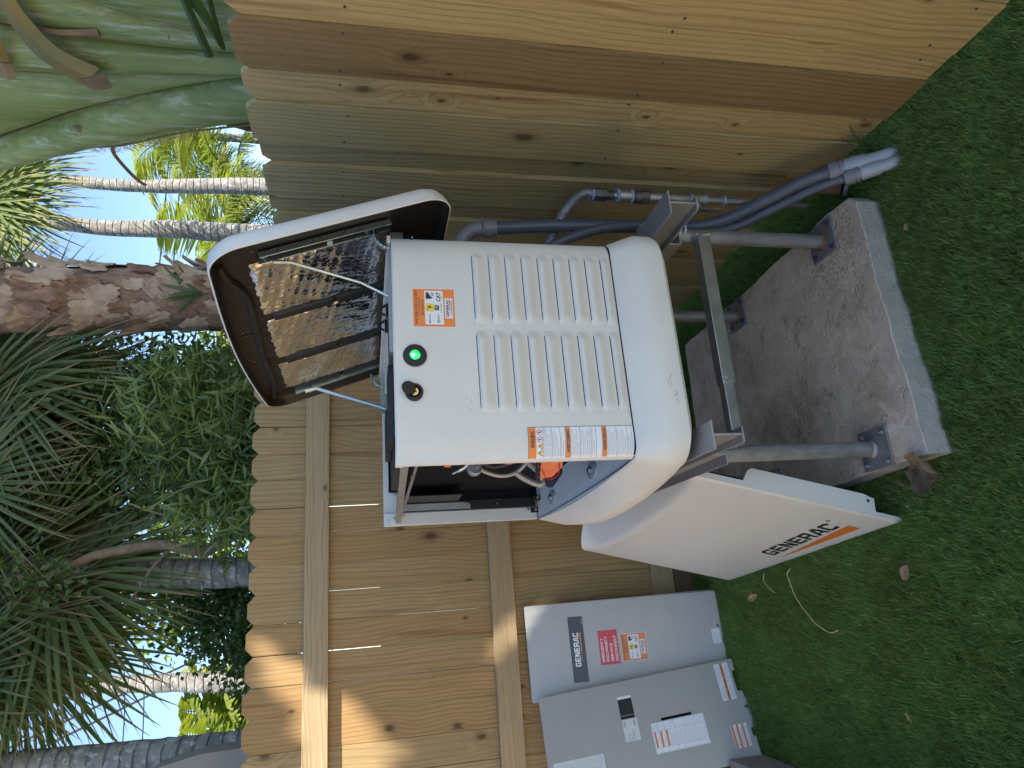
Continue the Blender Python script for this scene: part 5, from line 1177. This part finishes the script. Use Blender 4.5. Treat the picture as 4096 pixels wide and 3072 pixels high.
# feather palms, sunlit, well beyond the fence
def feather(seed, L=1.6, nl=46, ll=.42, droop=.55, w=.010):
    rz = random.Random(seed); mb = MB(); tips = []; P = []
    for i in range(25):
        t = i/24; P.append(Vector((L*t*(1-.18*t*t), 0, L*(.28*t-droop*t*t))))
    mb.tube(P, [.012*(1-.8*i/24)+.002 for i in range(25)], 5); tips += [0]*len(mb.v)
    for i in range(nl):
        t = .12+.88*i/(nl-1); q = min(23, int(t*24)); c = P[q].lerp(P[q+1], t*24-q) if q < 24 else P[24]
        tg = (P[q+1]-P[q]).normalized()
        for sgn in (-1, 1):
            l = ll*(sin(pi*(.12+.80*t))**.6)*rz.uniform(.85, 1.1); d = (tg*.55+Vector((0, sgn, 0))*.85+Vector((0, 0, rz.uniform(-.05, .35)))).normalized(); b = len(mb.v); s = d.cross(Vector((0, 0, 1))).normalized()
            for u in (0, .35, .7, 1):
                cc = c+d*l*u+Vector((0, 0, -.55*l*u*u*rz.uniform(.7, 1.3))); ww = w*(1 if 0 < u < .9 else .3); mb.v += [cc-s*ww, cc+s*ww]; tips += [rz.random()*.5*t+(.2 if u == 1 else 0)]*2
            for j in range(3): mb.f.append((b+2*j, b+2*j+1, b+2*j+3, b+2*j+2))
    return mb, tips
fe = [mesh_from('frond', *((lambda x: (x[0], M['pinnate'], x[1]))(feather(90+i, droop=.35+.12*i)))) for i in range(4)]
fb_ = [mesh_from('leaf', *((lambda x: (x[0], M['pinnate'], x[1]))(feather(120+i, nl=20, ll=.30, droop=.4, w=.030)))) for i in range(3)]
def crown_palm(name, loc, top, n, L, rz, label, cat, meshes, part='frond', group=None):
    r = thing(name, loc, label, cat, group); build('trunk', trunk_mb([loc, (Vector(loc)+Vector(top))/2+Vector((.05, 0, 0)), top], [.10, .07], seed=3), M['bark_grey'], r, smooth=True)
    for i in range(n):
        a = 2*pi*i/n+rz.uniform(-.2, .2); e = rz.uniform(-.2, 1.15); o = bpy.data.objects.new(part, rz.choice(meshes)); COL.objects.link(o); o.parent = r
        o.location = Vector(top)-Vector(loc); o.rotation_euler = (rz.uniform(-.4, .4), -e, a); o.scale = [L/1.6*rz.uniform(.85, 1.1)]*3
    return r
rz = random.Random(17)
crown_palm('feather_palm', (7.3, 11, 0), (7.25, 11, 3.9), 20, 1.9, rz, 'yellow-green sunlit feather palm right of the thin dark trunk', 'palm tree', fe, group='sunlit feather palms')
crown_palm('feather_palm', (8.3, 11.5, 0), (8.5, 11.5, 4.9), 16, 1.7, rz, 'feather palm with a long arching frond beside the green sheath stems', 'palm tree', fe, group='sunlit feather palms')
crown_palm('feather_palm', (5.9, 10.5, 0), (5.9, 10.5, 3.7), 20, 1.7, rz, 'bright feather palm between the two slim trunks', 'palm tree', fe, group='sunlit feather palms')
crown_palm('feather_palm', (5.0, 11.5, 0), (5.15, 11.5, 3.2), 16, 1.5, rz, 'low feather palm behind the slim sunlit trunk', 'palm tree', fe, group='sunlit feather palms')
crown_palm('feather_palm', (2.9, 9.5, 0), (3.1, 9.5, 3.2), 14, 1.1, rz, 'small bright palm just left of the red trunk', 'palm tree', fe, group='sunlit feather palms')
crown_palm('feather_palm', (3.9, 10, 0), (4.0, 10, 3.3), 12, .8, rz, 'small bright palm peeping over the open lid', 'palm tree', fe, group='sunlit feather palms')
crown_palm('banana_plant', (-1.35, 8.5, 0), (-1.35, 8.5, 3.0), 18, 1.25, rz, 'sunlit banana clump with ragged leaves at the left', 'banana plant', fb_, 'leaf', 'sunlit banana plants')
crown_palm('banana_plant', (-1.0, 9.0, 0), (-1.05, 9.0, 3.05), 16, 1.1, rz, 'banana clump touching the pale trunk beyond the fence', 'banana plant', fb_, 'leaf', 'sunlit banana plants')
crown_palm('banana_plant', (-.2, 9.0, 0), (-.3, 9.0, 2.9), 9, .6, rz, 'small banana leaves right of the pale trunk', 'banana plant', fb_, 'leaf', 'sunlit banana plants')

# leafy shrubs
def leaf_cloud(boxes, n, L, W_, seed, clump=.12, thin=False):
    rz = random.Random(seed); mb = MB()
    tot = sum(b[6] for b in boxes)
    for (cx, cy, cz, rx, ry, rzz, wgt) in boxes:
        m = int(n*wgt/tot); nc = max(1, m//14)
        for c in range(nc):
            while True:
                p = Vector((rz.uniform(-1, 1), rz.uniform(-1, 1), rz.uniform(-1, 1)))
                if p.length < 1: break
            p = Vector((cx+p.x*rx, cy+p.y*ry, cz+p.z*rzz)); axd = Vector((rz.gauss(0, 1), rz.gauss(0, .7), rz.gauss(-.1, .8))).normalized()
            for k_ in range(14):
                q = p+Vector((rz.gauss(0, clump), rz.gauss(0, clump), rz.gauss(0, clump*.8)))
                d = (axd*.7+Vector((rz.gauss(0, 1), rz.gauss(0, 1), rz.gauss(-.35, .8)))*.8).normalized(); l = L*rz.uniform(.6, 1.25); s = d.cross(Vector((rz.gauss(0, 1), rz.gauss(0, 1), rz.gauss(0, 1)))).normalized(); w = W_*rz.uniform(.7, 1.2); nn = d.cross(s)
                mid = q+d*l*.45; tp = q+d*l+nn*(-.12*l)
                mb.add([q, mid-s*w+nn*w*.3, mid, mid+s*w+nn*w*.3, tp], [(0, 1, 2), (0, 2, 3), (1, 4, 2), (2, 4, 3)])
    return mb
def shrub(name, loc, label, cat, boxes, n, L, W_, mat, seed, stems, group=None, clump=.12):
    r = thing(name, loc, label, cat, group)
    build('foliage', leaf_cloud(boxes, n, L, W_, seed, clump), mat, r, weld='noflip', kind='stuff')
    for s_ in stems: build('branch', MB().tube(smooth_pts(s_, 6), [.016*(1-.6*i/(6*(len(s_)-1))) for i in range(6*(len(s_)-1)+1)], 7), M['bark_brown'], r, smooth=True)
    return r
shrub('bamboo_shrub', (.9, 4.6, 0), 'dense narrow-leaved bamboo-like shrub spilling over the fence behind the lid', 'shrub', [(1.02, 4.65, 2.55, .55, .35, .42, 1.2), (.92, 4.7, 2.75, .42, .4, .45, 1.0), (1.35, 4.7, 2.9, .4, .35, .45, .9), (1.3, 4.6, 2.35, .5, .4, .3, .6), (.72, 4.7, 2.45, .22, .3, .25, .3)], 10500, .125, .009, M['bamboo'], 31,
      [[(.9, 4.7, 0), (.95, 4.7, 1.6), (1.1, 4.6, 2.6), (1.3, 4.6, 3.1)], [(.8, 4.7, 0), (.7, 4.7, 1.8), (.6, 4.65, 2.8), (.7, 4.6, 3.2)]])
b_ = thing('bamboo_clump', (1.0, 4.3, 0), 'light green bamboo sprays arching in front of the dark shrub', 'bamboo')
build('foliage', leaf_cloud([(.95, 4.32, 2.62, .6, .12, .35, 1), (1.25, 4.35, 2.85, .35, .12, .35, .8), (.6, 4.35, 2.5, .3, .12, .2, .4)], 1700, .17, .011, 77, .09), M['bamboo_light'], b_, weld='noflip', kind='stuff')
for s_ in ([(1.0, 4.3, 0), (1.0, 4.3, 1.8), (1.1, 4.3, 2.7), (1.3, 4.25, 3.2)], [(.95, 4.3, 0), (.9, 4.3, 1.8), (.8, 4.28, 2.6), (.6, 4.25, 3.0)], [(1.0, 4.3, 1.2), (1.15, 4.3, 2.2), (1.4, 4.28, 2.7)]): build('branch', MB().tube(smooth_pts(s_, 6), .006, 6), M['bamboo_light'], b_, smooth=True)
shrub('vine_shrub', (1.1, 5.0, 0), 'broad-leaved dark vine climbing above the bamboo shrub', 'vine', [(1.35, 5.0, 3.35, .45, .35, .45, 1), (.95, 5.1, 3.35, .35, .4, .40, .5), (1.6, 5.0, 3.1, .3, .3, .35, .5), (.30, 4.55, 3.62, .12, .10, .10, .09), (.28, 4.5, 3.95, .16, .12, .10, .12)], 4800, .062, .020, M['broad'], 32,
      [[(1.0, 5.0, 0), (1.05, 5, 2.0), (1.25, 4.95, 3.0), (1.5, 4.9, 3.6), (1.6, 4.9, 4.1)], [(1.1, 5.0, 2.4), (1.0, 5.0, 3.0), (1.15, 4.9, 3.5)], [(.7, 5.0, 2.4), (.85, 5.0, 3.1), (.65, 4.9, 3.9)]], clump=.10)
shrub('hedge_shrub', (-.1, 5.2, 0), 'small-leaved hedge showing between the lichened trunk and the pale trunk', 'shrub', [(-.05, 5.3, 2.60, .28, .3, .42, 1), (-.28, 5.3, 2.50, .18, .25, .25, .6), (.1, 5.4, 2.9, .25, .3, .35, .6)], 6500, .050, .016, M['broad'], 33,
      [[(-.1, 5.3, 0), (-.1, 5.3, 1.8), (0, 5.2, 2.6), (.1, 5.2, 3.0)], [(.05, 5.25, 2.3), (.0, 5.2, 2.55), (-.15, 5.15, 2.8)]], clump=.09)
shrub('far_shrub', (1.6, 8.5, 0), 'loose sunlit foliage glimpsed far behind the dark shrubs', 'shrub', [(1.2, 8.5, 3.6, .9, .5, .8, 1), (2.6, 8.5, 3.3, .7, .5, .8, 1), (.3, 8.5, 3.8, .6, .5, .9, .7)], 5000, .10, .035, M['pinnate'], 34, [[(1.6, 8.5, 0), (1.6, 8.5, 2.2), (1.9, 8.5, 3.6)]], clump=.16)
vn = thing('woody_vine', (.45, 4.7, 0), 'bare brown vine branch curling in front of the lichened trunk', 'vine')
build('stem', MB().tube(smooth_pts([(.60, 4.7, 1.2), (.56, 4.7, 2.2), (.532, 4.7, 2.444), (.452, 4.7, 2.656), (.395, 4.7, 2.749), (.410, 4.7, 2.873), (.452, 4.7, 3.035), (.435, 4.7, 3.199), (.407, 4.7, 3.378), (.365, 4.7, 3.48), (.315, 4.7, 3.587), (.299, 4.7, 3.9), (.33, 4.75, 4.3)], 6), [.040-.00025*i for i in range(73)], 12), M['bark_brown'], vn, smooth=True)
build('twig', MB().tube(smooth_pts([(.402, 4.68, 2.975), (.299, 4.66, 3.051), (.179, 4.64, 3.115), (.081, 4.62, 3.179)], 5), [.013-.0005*i for i in range(16)], 7), M['bark_brown'], vn, smooth=True)

# traveller's palm: overlapping green sheath stems close behind the right fence
tp = thing('travellers_palm', (2.0, 2.1, 0), 'cluster of thick overlapping green sheath stems rising behind the right fence', 'palm tree')
def yz(line, z):
    for a, b in zip(line[:-1], line[1:]):
        if a[1] <= z <= b[1]: return a[0]+(b[0]-a[0])*(z-a[1])/(b[1]-a[1])
    return line[0][0] if z < line[0][1] else line[-1][0]
E1 = [(2.02, 1.5), (1.995, 1.9), (1.982, 2.19), (1.963, 2.33), (1.942, 2.464), (1.911, 2.55), (1.80, 2.85), (1.62, 3.4)]
E0 = [(1.72, 1.5), (1.68, 2.2), (1.60, 2.6), (1.4, 3.4)]
E2 = [(2.05, 1.5), (2.065, 1.9), (2.074, 2.2), (2.08, 2.4), (2.072, 2.6), (2.057, 2.8), (2.0, 3.4)]
E3 = [(2.10, 1.5), (2.13, 1.9), (2.159, 2.19), (2.192, 2.465), (2.23, 2.76), (2.24, 3.0), (2.26, 3.4)]
E4 = [(2.11, 1.9), (2.15, 2.25), (2.192, 2.434), (2.295, 2.752), (2.407, 3.071), (2.5, 3.4)]
E5 = [(2.0, 1.5), (2.10, 1.95), (2.179, 2.19), (2.344, 2.58), (2.466, 2.834), (2.572, 3.015), (2.666, 3.186), (2.78, 3.4)]
E6 = [(2.05, 1.5), (2.16, 1.95), (2.259, 2.192), (2.412, 2.49), (2.52, 2.699), (2.60, 2.87), (2.70, 3.1), (2.8, 3.4)]
E7 = [(2.22, 1.5), (2.33, 1.95), (2.417, 2.206), (2.49, 2.452), (2.629, 2.779), (2.715, 2.982), (2.843, 3.266), (2.9, 3.4)]
def sheath(La, Lb, z0, z1, x, bulge, name='stem', edge=True):
    def pt_(u, z):
        a, b = yz(La, z), yz(Lb, z); y = a+(b-a)*u; return Vector((x-bulge*(1-(2*u-1)**2)**.5 if 0 < u < 1 else x, y, z))
    rings = []
    for j in range(29):
        z = z0+(z1-z0)*j/28; fr = [pt_(.5-.5*cos(pi*i/14), z) for i in range(15)]; bk = [Vector((2*x-p.x+.0, p.y, p.z)) for p in reversed(fr[1:-1])]; rings.append(fr+bk)
    o = build(name, MB().loft(rings, True, True, True), M['stem'], tp, smooth=True, ang=80)
    if edge: build('sheath_edge', MB().tube([Vector((x-.022, yz(Lb, z0+(z1-z0)*j/28), z0+(z1-z0)*j/28)) for j in range(29)], .0050, 6), M['stub'], tp, smooth=True)
    return o
sheath(E0, E1, 1.5, 3.4, 1.90, .085); sheath(E1, E2, 1.5, 3.4, 1.915, .060); sheath(E2, E3, 1.5, 3.4, 1.895, .060)
sheath(E3, E4, 2.38, 3.4, 1.945, .050); sheath(E3, E5, 1.5, 3.4, 1.925, .060); sheath(E5, E7, 1.5, 3.4, 1.905, .085)
sheath(E6, [(a+(0.0), z) for a, z in [(2.22, 1.5), (2.33, 1.95), (2.417, 2.206), (2.485, 2.452), (2.60, 2.72), (2.625, 2.88)]], 1.5, 2.88, 1.870, .035)
# hairy fibre fringe along the lowest sheath and dark trunk
fb = MB(); rz = random.Random(8)
for i in range(150):
    z = rz.uniform(2.35, 2.86); y = yz([(2.417, 2.206), (2.485, 2.452), (2.60, 2.72), (2.625, 2.88)], z); p = Vector((1.865, y, z)); fb.tube([p, p+Vector((-.01, rz.uniform(.008, .03), rz.uniform(-.02, .012))), p+Vector((-.012, rz.uniform(.02, .05), rz.uniform(-.045, .02)))], .0008, 3, False)
build('fibre_fringe', fb, M['straw'], tp, weld='noflip', kind='stuff')
build('trunk', trunk_mb([(1.98, 2.46, 0), (1.98, 2.47, 1.5), (1.96, 2.485, 2.2), (1.95, 2.46, 2.42)], [.11, .10, .075, .01], rough=.06, n=20, k=14), M['fibre'], tp, smooth=True)
# old leaf stubs hanging across the stems
def strip(name, pts, w0, w1, mat, x=1.80):
    mb = MB(); P = smooth_pts(pts, 5); n = len(P)
    for i, p in enumerate(P):
        q = i/(n-1); w = w0+(w1-w0)*q; t = (P[min(i+1, n-1)]-P[max(0, i-1)]).normalized(); s = t.cross(Vector((1, 0, 0))).normalized(); mb.v += [p-s*w+Vector((.004, 0, 0)), p+Vector((-.003, 0, 0)), p+s*w+Vector((.006, 0, 0))]
    for i in range(n-1): a = i*3; mb.f += [(a, a+1, a+4, a+3), (a+1, a+2, a+5, a+4)]
    o = build(name, mb, mat, tp, weld='noflip'); md = o.modifiers.new('t', 'SOLIDIFY'); md.thickness = .004; return o
def xp(y, z, x): return Vector((x, y*x/1.9, 1.75+(z-1.75)*x/1.9))
strip('leaf_stub', [xp(1.90, 2.83, 1.82), xp(1.99, 2.85, 1.80), xp(2.16, 2.82, 1.79), xp(2.27, 2.72, 1.79)], .010, .060, M['stub'])
strip('leaf_stub', [xp(1.93, 2.92, 1.82), xp(2.08, 2.96, 1.80), xp(2.23, 2.98, 1.80)], .020, .020, M['stub'])
strip('torn_edge', [xp(2.27, 2.72, 1.785), xp(2.33, 2.70, 1.785)], .05, .035, M['dead_leaf'])
strip('torn_edge', [xp(2.23, 2.98, 1.795), xp(2.31, 3.0, 1.795)], .022, .018, M['dead_leaf'])
strip('dead_strip', [xp(2.06, 2.82, 1.86), xp(2.07, 2.74, 1.845), xp(2.055, 2.62, 1.85)], .004, .016, M['dead_leaf'])
strip('dead_strip', [xp(2.52, 2.70, 1.84), xp(2.60, 2.85, 1.84), xp(2.56, 2.87, 1.84)], .016, .012, M['dead_leaf'])
strip('dead_strip', [xp(2.66, 2.77, 1.86), xp(2.74, 2.79, 1.85), xp(2.90, 2.76, 1.85), xp(2.96, 2.73, 1.85)], .004, .006, M['dead_leaf'])
blades('slender_leaf', (1.62, 1.74, 2.30), [((-.05, .10, .5), .01)], tp, M['broad'], .01)
for pts, w in (([xp(1.80, 2.32, 1.70), xp(1.95, 2.305, 1.70), xp(2.12, 2.285, 1.70)], (.008, .012)), ([xp(1.83, 2.30, 1.72), xp(1.95, 2.26, 1.72), xp(2.07, 2.235, 1.72)], (.022, .004)), ([xp(1.84, 2.235, 1.72), xp(1.95, 2.235, 1.72), xp(2.08, 2.23, 1.72)], (.006, .002))):
    strip('slender_leaf', pts, w[0], w[1], M['broad'])

hw = thing('house_wall', (-3.4, 1.0, 0), 'warm cream stucco house wall left of the yard, out of the picture', 'wall')  # unseen wall added to throw warm sunlight onto the door and casing
build('wall', MB().box(-3.65, -3.5, -.03, -3.4, 3.5, 3.1), M['wall_render'], hw)
# neighbour's roof edge and overhead lines
nb = thing('neighbour_shed', (-1.2, 4.3, 0), 'taupe neighbouring shed wall rising behind the fence at the far left', 'shed')
build('wall', MB().prism([(-1.9, 4.25, 0), (-.69, 4.25, 0), (-.685, 4.25, 2.44), (-.69, 4.25, 2.62), (-.735, 4.25, 2.86), (-.95, 4.25, 3.2), (-1.9, 4.25, 3.2)], (0, .25, 0)), M['taupe'], nb)
def cable(a, b, label, r=.012, sag=.05):
    a, b = Vector(a), Vector(b); d = b-a; a2 = a-d*.8; b2 = b+d*.8
    build('overhead_cable', MB().tube([a2.lerp(b2, t/12)-Vector((0, 0, sag*sin(pi*t/12))) for t in range(13)], r, 6), M['cable'], smooth=True, label=label, cat='cable')
cable((9.03, 12, 5.42), (6.259, 12, 5.41), 'upper overhead cable crossing the sky behind the slim trunks')
cable((9.083, 12, 5.20), (6.266, 12, 5.18), 'lower overhead cable crossing the sky behind the slim trunks')
cable((-1.26, 14, 5.969), (-2.022, 14, 5.941), 'upper level cable in the left patch of sky', .010)
cable((-1.134, 14, 5.67), (-2.031, 14, 5.632), 'lower level cable in the left patch of sky', .010)
cable((-1.218, 9, 5.61), (-.801, 9, 4.553), 'steep dark cable slanting down through the left fronds', .013, 0)
cable((-1.372, 9, 5.59), (-.844, 9, 4.286), 'second steep dark cable below its twin in the left sky', .013, 0)

# shade tree added out of view, whose crown keeps the sun off this corner
sd = thing('shade_tree', (3.6, -4.6, 0), 'large shade tree standing behind the viewer, out of the picture', 'tree')
build('trunk', trunk_mb([(3.6, -4.6, 0), (3.5, -4.5, 4), (3.0, -3.8, 7.2), (2.6, -2.6, 9.8)], [.32, .26, .2, .08]), M['bark_brown'], sd, smooth=True)
def inside(p, P):
    c = False; j = len(P)-1
    for i in range(len(P)):
        if (P[i][1] > p[1]) != (P[j][1] > p[1]) and p[0] < (P[j][0]-P[i][0])*(p[1]-P[i][1])/(P[j][1]-P[i][1])+P[i][0]: c = not c
        j = i
    return c
GAPS = [[(-0.054, 2.383), (-0.101, 2.324), (-0.156, 2.185), (-0.232, 2.132), (-0.252, 2.059), (-0.299, 2.015), (-0.403, 1.948), (-0.429, 1.897), (-0.484, 1.764), (-0.537, 1.713), (-0.609, 1.685), (-0.715, 1.642), (-0.882, 1.631), (-0.839, 1.981), (-0.616, 2.054), (-0.449, 2.106), (-0.398, 2.143), (-0.299, 2.167), (-0.263, 2.246), (-0.219, 2.276), (-0.17, 2.349)], [(-0.483, 1.282), (-0.439, 1.208), (-0.317, 1.013), (-0.205, 0.887), (-0.135, 0.795), (-0.071, 0.9), (-0.166, 0.984), (-0.277, 1.117), (-0.365, 1.22), (-0.432, 1.279)]]  # openings shaped so that sun patches land on the back fence
cr = MB(); rz = random.Random(77); zc = 10.0
ix = 0
X0, X1, Y0, Y1 = .55, 4.7, -7.0, 2.2
nx, ny = int((X1-X0)/.06), int((Y1-Y0)/.06)
for i in range(nx):
    for j in range(ny):
        x = X0+.06*i; y = Y0+.06*j; z = zc+.25*sin(x*2.1)*cos(y*1.3)+rz.uniform(-.05, .05)
        t = (3.67-y)/-SUN_DIR.y; q = Vector((x, y, z))-SUN_DIR*t     # where this leaf's shadow lands on the back fence plane
        if any(inside((q.x+ox_, q.z+oz_), G_) for G_ in GAPS for ox_, oz_ in ((0, 0), (.05, 0), (-.05, 0), (0, .05), (0, -.05))): continue
        e = min(x-X0, X1-x, y-Y0, Y1-y)
        if e < .2 and rz.random() > e/.2: continue
        s = .085; a = rz.uniform(0, pi); tx, ty = rz.uniform(-.3, .3), rz.uniform(-.3, .3); c, d = cos(a)*s, sin(a)*s
        cr.add([(x-c, y-d, z-tx*c-ty*d), (x+d, y-c, z+tx*d-ty*c), (x+c, y+d, z+tx*c+ty*d), (x-d, y+c, z-tx*d+ty*c)], [(0, 1, 2, 3)])
build('crown', cr, M['broad'], sd, weld='noflip', kind='stuff')
